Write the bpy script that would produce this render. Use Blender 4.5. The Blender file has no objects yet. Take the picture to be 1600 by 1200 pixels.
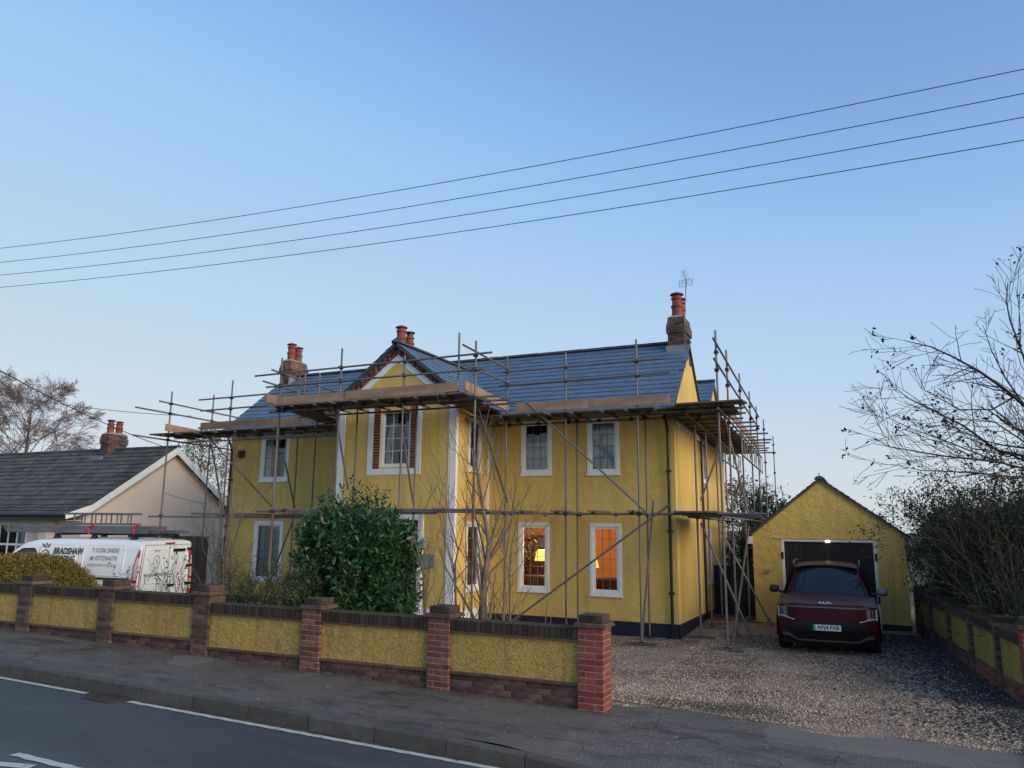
import bpy, math, random
import numpy as np
from mathutils import Vector, Matrix
random.seed(7); RNG = np.random.default_rng(7)
R_ = math.radians
sc = bpy.context.scene
col = sc.collection

# ---------------------------------------------------------------- camera
FPX = 1202.0; EYE = 2.5
def _n(v): return v / np.linalg.norm(v)
_left = _n(np.array([-2667.0, 194.0, FPX]))              # vanishing point of the facade direction
_up = np.array([(FPX * FPX - 194 * 6500.0) / 2667.0, -6500.0, FPX])
_up = _n(_up - _left * _up.dot(_left))
_X = -_left; _Z = _up; _Y = np.cross(_Z, _X)
if _Y[2] < 0: _Y = -_Y
ROT = np.stack([_X, _Y, _Z])
CAM = np.array([0, 0, EYE])
def ray(x, y): return ROT @ np.array([x - 800, y - 600, FPX])
def onY(x, y, Y): d = ray(x, y); return CAM + d * (Y / d[1])
def onX(x, y, X): d = ray(x, y); return CAM + d * (X / d[0])
def onZ(x, y, Z): d = ray(x, y); return CAM + d * ((Z - EYE) / d[2])

cd = bpy.data.cameras.new('camera'); cam = bpy.data.objects.new('camera', cd); col.objects.link(cam)
cd.sensor_width = 36; cd.lens = FPX / 1600 * 36; cd.clip_start = 0.05; cd.clip_end = 3000
r, u, b = ROT[:, 0], -ROT[:, 1], -ROT[:, 2]
cam.matrix_world = Matrix(((r[0], u[0], b[0], 0), (r[1], u[1], b[1], 0), (r[2], u[2], b[2], EYE), (0, 0, 0, 1)))
sc.camera = cam

# ---------------------------------------------------------------- sky, sun, exposure
SUN_EL, SUN_AZ = 8.0, 106.0        # azimuth clockwise from +Y (away from the camera)
SKY_MAX = 30.0; SKY_ROSE, ROSE = .55, (.70 / .15, .735 / .15, .84 / .15)
SKY_CURVES = (((.43, .215), (.92, .41), (2.7, .58), (4.5, .66), (9, .80), (20, 1.25)), ((.92, .375), (1.64, .60), (3.44, .71), (5, .74), (9, .80), (20, 1.0)), ((1.73, .69), (2.69, .88), (3.6, .87), (5, .83), (9, .78), (20, .80)))
w = bpy.data.worlds.new('World'); sc.world = w; w.use_nodes = True
nt = w.node_tree; nt.nodes.clear()
sky = nt.nodes.new('ShaderNodeTexSky'); sky.sky_type = 'NISHITA'; sky.sun_disc = False
sky.sun_elevation = R_(SUN_EL); sky.sun_rotation = R_(SUN_AZ); sky.air_density = 1.0; sky.dust_density = 0.3; sky.ozone_density = 3.0
bg = nt.nodes.new('ShaderNodeBackground'); bg.inputs[1].default_value = 0.15
wo = nt.nodes.new('ShaderNodeOutputWorld')
# soft highlight roll-off of the sky radiance, one curve per channel
def _scale(sock, k):
    m_ = nt.nodes.new('ShaderNodeVectorMath'); m_.operation = 'SCALE'; m_.inputs['Scale'].default_value = k; nt.links.new(sock, m_.inputs[0]); return m_.outputs[0]
gm = nt.nodes.new('ShaderNodeRGBCurve'); nt.links.new(_scale(sky.outputs[0], 1 / SKY_MAX), gm.inputs['Color'])
for k, pts in enumerate(SKY_CURVES):
    c = gm.mapping.curves[k]
    for (x, y) in pts: c.points.new(x / SKY_MAX, y)
    c.points[0].location = (0, 0)
    c.points[len(c.points) - 1].location = (1, pts[-1][1] * 1.03)
gm.mapping.update()
tn_out = _scale(gm.outputs[0], 1 / .15)
# dusk: a faint rosy band low in the sky opposite the sun
tc = nt.nodes.new('ShaderNodeTexCoord'); dt = nt.nodes.new('ShaderNodeVectorMath'); dt.operation = 'DOT_PRODUCT'
_a = R_(SUN_AZ); dt.inputs[1].default_value = (-math.sin(_a), -math.cos(_a), 0); nt.links.new(tc.outputs['Generated'], dt.inputs[0])
m1 = nt.nodes.new('ShaderNodeMapRange'); m1.inputs[1].default_value = -.5; m1.inputs[2].default_value = .9; m1.interpolation_type = 'SMOOTHSTEP'; nt.links.new(dt.outputs['Value'], m1.inputs[0])
sx = nt.nodes.new('ShaderNodeSeparateXYZ'); nt.links.new(tc.outputs['Generated'], sx.inputs[0])
m2 = nt.nodes.new('ShaderNodeMapRange'); m2.inputs[1].default_value = .42; m2.inputs[2].default_value = .0; m2.interpolation_type = 'SMOOTHSTEP'; nt.links.new(sx.outputs['Z'], m2.inputs[0])
mu = nt.nodes.new('ShaderNodeMath'); mu.operation = 'MULTIPLY'; nt.links.new(m1.outputs[0], mu.inputs[0]); nt.links.new(m2.outputs[0], mu.inputs[1])
mu2 = nt.nodes.new('ShaderNodeMath'); mu2.operation = 'MULTIPLY'; mu2.inputs[1].default_value = SKY_ROSE; nt.links.new(mu.outputs[0], mu2.inputs[0])
# pale dusty air low over the horizon, all the way round
m3 = nt.nodes.new('ShaderNodeMapRange'); m3.inputs[1].default_value = .20; m3.inputs[2].default_value = .02; m3.inputs[4].default_value = .75; m3.interpolation_type = 'SMOOTHSTEP'; nt.links.new(sx.outputs['Z'], m3.inputs[0])
hz = nt.nodes.new('ShaderNodeMix'); hz.data_type = 'RGBA'; hz.inputs[7].default_value = (.63 / .15, .71 / .15, .70 / .15, 1); nt.links.new(m3.outputs[0], hz.inputs[0]); nt.links.new(tn_out, hz.inputs[6]); tn_out = hz.outputs[2]
rs = nt.nodes.new('ShaderNodeMix'); rs.data_type = 'RGBA'; rs.inputs[7].default_value = (*ROSE, 1); nt.links.new(mu2.outputs[0], rs.inputs[0]); nt.links.new(tn_out, rs.inputs[6])
nt.links.new(rs.outputs[2], bg.inputs[0]); nt.links.new(bg.outputs[0], wo.inputs[0])
sl = bpy.data.lights.new('sun', 'SUN'); sl.energy = 2.8; sl.angle = R_(40); sl.color = (1, .86, .65)
so = bpy.data.objects.new('sun', sl); col.objects.link(so)
_el, _az = R_(21), R_(SUN_AZ)
so.rotation_euler = Vector((math.sin(_az) * math.cos(_el), math.cos(_az) * math.cos(_el), math.sin(_el))).to_track_quat('Z', 'Y').to_euler()
vs = sc.view_settings
sc.display_settings.display_device = 'sRGB'
vs.view_transform = 'Standard'; vs.look = 'None'; vs.gamma = 1; vs.use_curve_mapping = False
vs.exposure = 0.0
# ---------------------------------------------------------------- mesh helpers
BASE = {}
class MB:
    def __init__(s): s.v = []; s.f = []; s.m = []
    def poly(s, pts, m=0):
        i = len(s.v); s.v += [tuple(p) for p in pts]; s.f.append(tuple(range(i, i + len(pts)))); s.m.append(m); return s
    def add(s, vs, fs, m=0):
        i = len(s.v); s.v += [tuple(p) for p in vs]
        for f in fs: s.f.append(tuple(k + i for k in f)); s.m.append(m)
        return s
    def box(s, x0, x1, y0, y1, z0, z1, m=0):
        return s.hexa([(x0, y0, z0), (x1, y0, z0), (x1, y1, z0), (x0, y1, z0), (x0, y0, z1), (x1, y0, z1), (x1, y1, z1), (x0, y1, z1)], m)
    def hexa(s, c, m=0):
        return s.add(c, [(0, 3, 2, 1), (4, 5, 6, 7), (0, 1, 5, 4), (1, 2, 6, 5), (2, 3, 7, 6), (3, 0, 4, 7)], m)
    def obox(s, c, ux, uy, uz, m=0):
        c, ux, uy, uz = (np.array(a, float) for a in (c, ux, uy, uz))
        return s.hexa([c - ux - uy - uz, c + ux - uy - uz, c + ux + uy - uz, c - ux + uy - uz, c - ux - uy + uz, c + ux - uy + uz, c + ux + uy + uz, c - ux + uy + uz], m)
    def beam(s, p, q, wdt, hgt, up=(0, 0, 1), m=0):
        p, q, up = np.array(p, float), np.array(q, float), np.array(up, float)
        d = q - p; sd = _n(np.cross(d, up)); uu = _n(np.cross(sd, d))
        return s.obox((p + q) / 2, d / 2, sd * wdt / 2, uu * hgt / 2, m)
    def path(s, pts, rad, n=8, cap=True, m=0):
        pts = [np.array(p, float) for p in pts]
        if not hasattr(rad, '__len__'): rad = [rad] * len(pts)
        i0 = len(s.v); ref = None
        for k, p in enumerate(pts):
            t = _n(pts[min(k + 1, len(pts) - 1)] - pts[max(k - 1, 0)] + 1e-9)
            if ref is None: ref = np.array([0, 0, 1.0]) if abs(t[2]) < .9 else np.array([1.0, 0, 0])
            a = _n(np.cross(t, ref)); bb = np.cross(a, t); ref = bb
            for j in range(n):
                an = 2 * math.pi * j / n
                s.v.append(tuple(p + rad[k] * (math.cos(an) * a + math.sin(an) * bb)))
        for k in range(len(pts) - 1):
            for j in range(n):
                A = i0 + k * n + j; B = i0 + k * n + (j + 1) % n
                s.f.append((A, A + n, B + n, B)); s.m.append(m)
        if cap:
            s.f.append(tuple(range(i0, i0 + n))); s.m.append(m)
            e = i0 + (len(pts) - 1) * n; s.f.append(tuple(range(e + n - 1, e - 1, -1))); s.m.append(m)
        return s
    def lathe(s, prof, c, n=16, m=0, axis='z'):
        i0 = len(s.v)
        for (rr, z) in prof:
            for j in range(n):
                an = 2 * math.pi * j / n; a, b_ = rr * math.cos(an), rr * math.sin(an)
                s.v.append((c[0] + a, c[1] + b_, c[2] + z) if axis == 'z' else (c[0] + z, c[1] + a, c[2] + b_) if axis == 'x' else (c[0] + a, c[1] + z, c[2] + b_))
        for k in range(len(prof) - 1):
            for j in range(n):
                A = i0 + k * n + j; B = i0 + k * n + (j + 1) % n
                s.f.append((A, B, B + n, A + n)); s.m.append(m)
        s.f.append(tuple(range(i0 + n - 1, i0 - 1, -1))); s.m.append(m)
        e = i0 + (len(prof) - 1) * n; s.f.append(tuple(range(e, e + n))); s.m.append(m)
        return s
    def prism(s, poly, fn, d0, d1, m=0):
        n = len(poly); i0 = len(s.v)
        s.v += [tuple(fn(a, b_, d0)) for a, b_ in poly] + [tuple(fn(a, b_, d1)) for a, b_ in poly]
        s.f.append(tuple(range(i0, i0 + n))); s.m.append(m)
        s.f.append(tuple(range(i0 + 2 * n - 1, i0 + n - 1, -1))); s.m.append(m)
        for k in range(n):
            a, b_ = i0 + k, i0 + (k + 1) % n
            s.f.append((a, a + n, b_ + n, b_)); s.m.append(m)
        return s
    def mesh(s, name, off=(0, 0, 0)):
        me = bpy.data.meshes.new(name)
        V = np.array(s.v, float) - np.array(off, float)
        me.from_pydata(V.tolist(), [], s.f); me.validate(); me.update(); return me

def tag(o, label=None, cat=None, group=None, kind=None):
    if label: o['label'] = label
    if cat: o['category'] = cat
    if group: o['group'] = group
    if kind: o['kind'] = kind
    return o
def thing(name, label, cat, loc=(0, 0, 0), rz=0, group=None):
    o = bpy.data.objects.new(name, None); col.objects.link(o); o.location = loc; o.rotation_euler = (0, 0, rz)
    o.empty_display_size = .2
    BASE[o.name] = np.array(loc, float); return tag(o, label, cat, group)
def fixnormals(me):
    import bmesh
    bm = bmesh.new(); bm.from_mesh(me); bmesh.ops.recalc_face_normals(bm, faces=bm.faces); bm.to_mesh(me); bm.free()
def obj(name, mb, mats, parent=None, smooth=False, local=False, fix=True, bevel=0, sub=0):
    if not isinstance(mats, (list, tuple)): mats = [mats]
    if parent is not None: off = np.zeros(3) if local else BASE.get(parent.name, np.zeros(3))
    elif local: off = np.zeros(3)
    else:
        V = np.array(mb.v); off = np.array([(V[:, 0].min() + V[:, 0].max()) / 2, (V[:, 1].min() + V[:, 1].max()) / 2, V[:, 2].min()])
    me = mb.mesh(name, off)
    for m in mats: me.materials.append(m)
    if len(me.polygons) == len(mb.m): me.polygons.foreach_set('material_index', mb.m)
    if fix: fixnormals(me)
    if smooth:
        me.polygons.foreach_set('use_smooth', [True] * len(me.polygons))
        if smooth is not True: me.set_sharp_from_angle(angle=R_(smooth))
    o = bpy.data.objects.new(name, me); col.objects.link(o)
    if parent is not None: o.parent = parent; BASE[o.name] = BASE.get(parent.name, np.zeros(3)) if not local else np.zeros(3)
    else: o.location = off; BASE[o.name] = off
    if bevel:
        md = o.modifiers.new('bevel', 'BEVEL'); md.width = bevel; md.segments = 2; md.limit_method = 'ANGLE'
    if sub:
        md = o.modifiers.new('sub', 'SUBSURF'); md.levels = sub; md.render_levels = sub
    return o
def place(name, me, parent, loc, rot=(0, 0, 0), scale=(1, 1, 1)):
    """object sharing mesh data, world location, parent without rotation"""
    o = bpy.data.objects.new(name, me); col.objects.link(o); o.parent = parent
    o.location = Vector(np.array(loc, float) - (BASE.get(parent.name, np.zeros(3)) if parent else 0)); o.rotation_euler = rot; o.scale = scale
    return o
def empty(name, parent):
    o = bpy.data.objects.new(name, None); col.objects.link(o); o.parent = parent; o.empty_display_size = .1
    BASE[o.name] = BASE.get(parent.name, np.zeros(3)); return o
def raw(name, V, F, mat, parent=None, off=None, kind=None):
    """fast numpy mesh: F is an int array (n,3) or (n,4)"""
    me = bpy.data.meshes.new(name); V = np.asarray(V, float); F = np.asarray(F)
    if parent is not None and off is None: off = BASE.get(parent.name, np.zeros(3))
    if off is None: off = np.array([V[:, 0].mean(), V[:, 1].mean(), V[:, 2].min()])
    V = V - off
    me.vertices.add(len(V)); me.vertices.foreach_set('co', V.ravel())
    k = F.shape[1]; me.loops.add(F.size); me.loops.foreach_set('vertex_index', F.ravel())
    me.polygons.add(len(F)); me.polygons.foreach_set('loop_start', np.arange(len(F)) * k); me.polygons.foreach_set('loop_total', np.full(len(F), k))
    me.update(calc_edges=True); me.validate(); me.materials.append(mat)
    o = bpy.data.objects.new(name, me); col.objects.link(o)
    if parent is not None: o.parent = parent
    else: o.location = off
    if kind: o['kind'] = kind
    return o

# ---------------------------------------------------------------- materials
M = {}
def mat(name, color, rough=.6, metal=0., spec=.5, var=0., vscale=3., bump=0., bscale=40., island=0., objrand=0., detail=4., emit=None, estr=0, coat=0.):
    m = bpy.data.materials.new(name); m.use_nodes = True; t = m.node_tree; p = t.nodes['Principled BSDF']
    p.inputs['Roughness'].default_value = rough; p.inputs['Metallic'].default_value = metal; p.inputs['Specular IOR Level'].default_value = spec
    p.inputs['Base Color'].default_value = (*color, 1)
    if coat: p.inputs['Coat Weight'].default_value = coat; p.inputs['Coat Roughness'].default_value = .06
    if emit: p.inputs['Emission Color'].default_value = (*emit, 1); p.inputs['Emission Strength'].default_value = estr
    tc = t.nodes.new('ShaderNodeTexCoord')
    last = None
    def hsv(valsock, lo, hi, huelo=.5, huehi=.5):
        nonlocal last
        mr = t.nodes.new('ShaderNodeMapRange'); mr.inputs[3].default_value = lo; mr.inputs[4].default_value = hi; t.links.new(valsock, mr.inputs[0])
        h = t.nodes.new('ShaderNodeHueSaturation'); t.links.new(mr.outputs[0], h.inputs['Value'])
        if huelo != huehi:
            m2 = t.nodes.new('ShaderNodeMapRange'); m2.inputs[3].default_value = huelo; m2.inputs[4].default_value = huehi; t.links.new(valsock, m2.inputs[0]); t.links.new(m2.outputs[0], h.inputs['Hue'])
        if last is None: h.inputs['Color'].default_value = (*color, 1)
        else: t.links.new(last, h.inputs['Color'])
        last = h.outputs[0]
    if var:
        nz = t.nodes.new('ShaderNodeTexNoise'); nz.inputs['Scale'].default_value = vscale; nz.inputs['Detail'].default_value = 8; nz.inputs['Roughness'].default_value = .65
        t.links.new(tc.outputs['Object'], nz.inputs['Vector'])
        mr0 = t.nodes.new('ShaderNodeMapRange'); mr0.inputs[1].default_value = .3; mr0.inputs[2].default_value = .7; t.links.new(nz.outputs['Fac'], mr0.inputs[0])
        hsv(mr0.outputs[0], 1 - var, 1 + var)
    if island:
        g = t.nodes.new('ShaderNodeNewGeometry'); hsv(g.outputs['Random Per Island'], 1 - island, 1 + island, .5 - island * .03, .5 + island * .03)
    if objrand:
        g = t.nodes.new('ShaderNodeObjectInfo'); hsv(g.outputs['Random'], 1 - objrand, 1 + objrand, .5 - objrand * .03, .5 + objrand * .03)
    if last is not None: t.links.new(last, p.inputs['Base Color'])
    if bump:
        nb = t.nodes.new('ShaderNodeTexNoise'); nb.inputs['Scale'].default_value = bscale; nb.inputs['Detail'].default_value = detail
        t.links.new(tc.outputs['Object'], nb.inputs['Vector'])
        bp = t.nodes.new('ShaderNodeBump'); bp.inputs['Strength'].default_value = 1; bp.inputs['Distance'].default_value = bump
        t.links.new(nb.outputs['Fac'], bp.inputs['Height']); t.links.new(bp.outputs[0], p.inputs['Normal'])
    M[name] = m; return m
def N(t, kind, **kw):
    n = t.nodes.new('ShaderNode' + kind)
    for k, v in kw.items():
        if k.startswith('i_'): n.inputs[k[2:].replace('_', ' ')].default_value = v
        else: setattr(n, k, v)
    return n
def ramp(t, sock, stops):
    cr = t.nodes.new('ShaderNodeValToRGB'); e = cr.color_ramp.elements
    while len(e) < len(stops): e.new(.5)
    for k, (pos, c) in enumerate(stops): e[k].position = pos; e[k].color = (*c, 1) if len(c) == 3 else c
    t.links.new(sock, cr.inputs[0]); return cr.outputs[0]
def mixc(t, fac, a, b_, blend='MIX'):
    mx = t.nodes.new('ShaderNodeMix'); mx.data_type = 'RGBA'; mx.blend_type = blend
    for s, k in ((fac, 0), (a, 6), (b_, 7)):
        if isinstance(s, (int, float)): mx.inputs[k].default_value = s
        elif isinstance(s, tuple): mx.inputs[k].default_value = (*s, 1)
        else: t.links.new(s, mx.inputs[k])
    return mx.outputs[2]

def render_mat(name, color, stroke=10., dist=.012, dirt=.25, fine=.003, algae=0.):
    """trowelled masonry render: short curved strokes plus fine grain"""
    m = mat(name, color, rough=.75, spec=.3); t = m.node_tree; p = t.nodes['Principled BSDF']
    tc = N(t, 'TexCoord')
    n1 = N(t, 'TexNoise', i_Scale=stroke * .35, i_Detail=3.); t.links.new(tc.outputs['Object'], n1.inputs['Vector'])
    add = N(t, 'VectorMath', operation='MULTIPLY_ADD'); add.inputs[1].default_value = (.28, .28, .28)
    t.links.new(n1.outputs['Color'], add.inputs[0]); t.links.new(tc.outputs['Object'], add.inputs[2])
    v = N(t, 'TexVoronoi', feature='SMOOTH_F1', i_Scale=stroke, i_Randomness=1.); t.links.new(add.outputs[0], v.inputs['Vector'])
    n2 = N(t, 'TexNoise', i_Scale=stroke * 5, i_Detail=5.); t.links.new(add.outputs[0], n2.inputs['Vector'])
    wv = N(t, 'TexNoise', i_Scale=stroke * 1.6, i_Detail=1., i_Distortion=2.2); t.links.new(add.outputs[0], wv.inputs['Vector'])
    ad = N(t, 'Math', operation='ADD'); t.links.new(v.outputs['Distance'], ad.inputs[0]); t.links.new(wv.outputs['Fac'], ad.inputs[1])
    b1 = N(t, 'Bump', i_Strength=1., i_Distance=dist); t.links.new(ad.outputs[0], b1.inputs['Height'])
    b2 = N(t, 'Bump', i_Strength=1., i_Distance=fine); t.links.new(n2.outputs['Fac'], b2.inputs['Height']); t.links.new(b1.outputs[0], b2.inputs['Normal'])
    t.links.new(b2.outputs[0], p.inputs['Normal'])
    n3 = N(t, 'TexNoise', i_Scale=.9, i_Detail=8., i_Roughness=.7); mp = N(t, 'Mapping'); mp.inputs['Scale'].default_value = (1.6, 1.6, .5)
    t.links.new(tc.outputs['Object'], mp.inputs[0]); t.links.new(mp.outputs[0], n3.inputs['Vector'])
    f = ramp(t, n3.outputs['Fac'], [(.35, (0, 0, 0)), (.75, (1, 1, 1))])
    dk = tuple(c * k for c, k in zip(color, (.72, .74, .72)))
    mth = N(t, 'Math', operation='MULTIPLY'); mth.inputs[1].default_value = dirt * 2; t.links.new(f, mth.inputs[0])
    c0 = mixc(t, mth.outputs[0], color, dk)
    n4 = N(t, 'TexNoise', i_Scale=1., i_Detail=6., i_Roughness=.6); mp4 = N(t, 'Mapping'); mp4.inputs['Scale'].default_value = (5., 5., .30); t.links.new(tc.outputs['Object'], mp4.inputs[0]); t.links.new(mp4.outputs[0], n4.inputs['Vector'])
    f4 = ramp(t, n4.outputs['Fac'], [(.54, (0, 0, 0)), (.72, (dirt * 2.2,) * 3)])
    c1 = mixc(t, f4, c0, tuple(c * k for c, k in zip(color, (.62, .62, .66))))
    if algae:
        n5 = N(t, 'TexNoise', i_Scale=2.3, i_Detail=9., i_Roughness=.72, i_Distortion=.8); t.links.new(tc.outputs['Object'], n5.inputs['Vector'])
        c1 = mixc(t, ramp(t, n5.outputs['Fac'], [(.54, (0, 0, 0)), (.70, (algae,) * 3)]), c1, (.14, .125, .055))
    t.links.new(c1, p.inputs['Base Color'])
    return m
YEL = (.78, .53, .150)
render_mat('yellow_render', YEL, 8., .011, .30)
render_mat('garage_render', (.74, .53, .15), 5., .018, .3)
render_mat('panel_render', (.55, .37, .108), 17., .022, .5, .004, .45)
render_mat('old_panel_render', (.40, .32, .085), 13., .010, .8, .004, .8)
render_mat('cream_render', (.84, .68, .59), 9., .003, .12)
mat('white', (.86, .86, .86), .35, var=.06, vscale=6)
mat('white_paint', (.84, .84, .84), .6, var=.1, vscale=5)
mat('navy', (.008, .012, .028), .6, var=.3, vscale=4, bump=.003)
mat('black_plastic', (.012, .012, .014), .35)
mat('black_rubber', (.012, .012, .012), .8, bump=.001)
mat('brick', (.17, .058, .045), .85, var=.35, vscale=14, bump=.004, bscale=60, objrand=.35)
mat('brick_red', (.21, .048, .04), .85, var=.3, vscale=14, bump=.004, bscale=60, objrand=.22)
mat('brick_dirty', (.10, .054, .044), .9, var=.5, vscale=12, bump=.006, bscale=50, objrand=.45)
mat('brick_mixed', (.18, .090, .066), .9, var=.35, vscale=12, bump=.005, bscale=50, island=.45)
mat('brick_dark', (.105, .068, .056), .9, var=.35, vscale=12, bump=.005, bscale=50, island=.4)
mat('brick_reveal', (.19, .045, .034), .85, var=.3, vscale=14, bump=.004, island=.25)
mat('mortar', (.30, .26, .22), .95, var=.3, vscale=9, bump=.004)
mat('mortar_dirty', (.11, .095, .08), .95, var=.4, vscale=9, bump=.004)
mat('tile_creasing', (.105, .068, .055), .85, var=.4, vscale=9, bump=.003, objrand=.3)
mat('slate', (.098, .155, .225), .5, spec=.4, var=.15, vscale=5, bump=.002, bscale=30, island=.09)
mat('old_tile', (.10, .094, .09), .9, spec=.15, var=.38, vscale=3, bump=.004, bscale=25, island=.22)
mat('ridge', (.055, .06, .07), .8, var=.3, island=.2)
mat('lead', (.22, .23, .24), .6, var=.2)
mat('terracotta', (.24, .055, .045), .75, var=.22, vscale=6, bump=.002)
mat('lead_line', (.16, .16, .17), .5)
mat('soil', (.035, .026, .018), 1., var=.4, vscale=4, bump=.03, bscale=18)
mat('board', (.15, .115, .092), .85, var=.3, vscale=5, bump=.003, bscale=60, objrand=.35)
mat('toe_board', (.29, .185, .13), .85, var=.35, vscale=3, bump=.003, bscale=60, objrand=.25)
mat('concrete', (.075, .070, .063), .9, var=.25, vscale=7, bump=.003, bscale=90, objrand=.12)
mat('grey_plastic', (.2, .2, .2), .5)
mat('plaque', (.24, .22, .2), .6, var=.5, vscale=25)
mat('aluminium', (.17, .17, .175), .5, metal=.4, var=.2)
mat('red_tag', (.6, .03, .03), .5)
mat('wood_dark', (.016, .010, .009), .6, var=.3, vscale=6, objrand=.3)
mat('fence_wood', (.055, .04, .034), .9, var=.35, vscale=5, objrand=.35)
mat('bark', (.17, .135, .105), .95, var=.4, vscale=20, bump=.006, bscale=60)
mat('bark_dark', (.045, .036, .03), .95, var=.4, vscale=20)
mat('bark_birch', (.12, .07, .055), .95, var=.4, vscale=5)
mat('twig_birch', (.18, .125, .115), .95, island=.3)
mat('wire', (.03, .035, .045), .7)
mat('curtain', (.80, .76, .70), .9, var=.15, vscale=5)
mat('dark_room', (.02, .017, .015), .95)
mat('orange_wall', (.56, .31, .15), .9, var=.1)
mat('furniture', (.05, .022, .012), .6)
mat('shade_glow', (.9, .6, .2), .8, emit=(1, .50, .09), estr=2.2)
mat('bulb_glow', (1, .9, .6), .5, emit=(1, .75, .3), estr=6)
mat('car_paint', (.060, .006, .015), .42, spec=.22, coat=.12, var=.04)
mat('car_black', (.006, .006, .007), .45)
mat('car_glass', (.012, .02, .028), .05, spec=.6)
mat('chrome', (.42, .42, .44), .3, metal=.8)
mat('skid', (.16, .16, .17), .4, metal=.5)
mat('headlight', (.16, .19, .22), .12, spec=.8)
mat('amber', (.5, .16, .03), .2)
mat('drl', (.75, .77, .8), .25)
mat('plate_white', (.75, .76, .72), .4)
mat('plate_green', (.01, .30, .08), .5)
mat('ink', (.008, .008, .01), .6)
mat('ink_blue', (.02, .025, .07), .5)
mat('ink_grey', (.30, .31, .34), .5)
mat('van_paint', (.86, .88, .90), .3, spec=.5, coat=.5)
mat('van_seam', (.12, .13, .14), .6)
mat('tail_red', (.45, .012, .018), .15, spec=.7)
mat('tail_clear', (.75, .48, .46), .15, spec=.7)
mat('mustard_moss', (.05, .055, .018), 1.)

def leaf_mat(name, color, rough=.5, isl=.35, trans=.15, spec=.35):
    m = mat(name, color, rough, spec=spec, island=isl); t = m.node_tree; p = t.nodes['Principled BSDF']
    src = p.inputs['Base Color'].links[0].from_socket
    tr = N(t, 'BsdfTranslucent'); t.links.new(src, tr.inputs['Color'])
    mx = N(t, 'MixShader'); mx.inputs[0].default_value = trans
    t.links.new(p.outputs[0], mx.inputs[1]); t.links.new(tr.outputs[0], mx.inputs[2])
    t.links.new(mx.outputs[0], t.nodes['Material Output'].inputs[0]); return m
leaf_mat('laurel', (.044, .105, .036), .34, .6, .15, .5)
leaf_mat('golden', (.19, .145, .030), .7, .5)
leaf_mat('privet', (.085, .11, .045), .6, .45)
leaf_mat('evergreen', (.028, .055, .028), .6, .45)
leaf_mat('olive', (.05, .055, .025), .7, .5)
leaf_mat('brown_leaf', (.035, .025, .022), .8, .4)
leaf_mat('far_green', (.16, .17, .06), .8, .4)
leaf_mat('grass', (.045, .075, .018), .8, .5)

def glass_mat():
    m = bpy.data.materials.new('glass'); m.use_nodes = True; t = m.node_tree; t.nodes.clear()
    o = N(t, 'OutputMaterial'); tr = N(t, 'BsdfTransparent'); tr.inputs[0].default_value = (.82, .86, .86, 1)
    gl = N(t, 'BsdfGlossy'); gl.inputs['Roughness'].default_value = .015; gl.inputs['Color'].default_value = (.9, .9, .9, 1)
    fr = N(t, 'Fresnel', i_IOR=1.75); mx = N(t, 'MixShader')
    nz = N(t, 'TexNoise', i_Scale=1.3); tc = N(t, 'TexCoord'); t.links.new(tc.outputs['Object'], nz.inputs['Vector'])
    bp = N(t, 'Bump', i_Strength=1., i_Distance=.004); t.links.new(nz.outputs['Fac'], bp.inputs['Height']); t.links.new(bp.outputs[0], gl.inputs['Normal'])
    t.links.new(fr.outputs[0], mx.inputs[0]); t.links.new(tr.outputs[0], mx.inputs[1]); t.links.new(gl.outputs[0], mx.inputs[2]); t.links.new(mx.outputs[0], o.inputs[0])
    M['glass'] = m
glass_mat()

def tube_mat():
    m = mat('tube', (.17, .165, .16), .55, metal=.35); t = m.node_tree; p = t.nodes['Principled BSDF']
    tc = N(t, 'TexCoord'); oi = N(t, 'ObjectInfo')
    nz = N(t, 'TexNoise', i_Scale=5., i_Detail=8., i_Roughness=.7); nz.noise_dimensions = '4D'
    mul = N(t, 'Math', operation='MULTIPLY'); mul.inputs[1].default_value = 50; t.links.new(oi.outputs['Random'], mul.inputs[0]); t.links.new(mul.outputs[0], nz.inputs['W'])
    t.links.new(tc.outputs['Object'], nz.inputs['Vector'])
    ad = N(t, 'Math', operation='MULTIPLY_ADD'); ad.inputs[1].default_value = .32; t.links.new(oi.outputs['Random'], ad.inputs[0]); t.links.new(nz.outputs['Fac'], ad.inputs[2])
    f = ramp(t, ad.outputs[0], [(.72, (0, 0, 0)), (.88, (1, 1, 1))])
    t.links.new(mixc(t, f, (.175, .165, .16), (.11, .068, .055)), p.inputs['Base Color'])
tube_mat()

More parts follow.
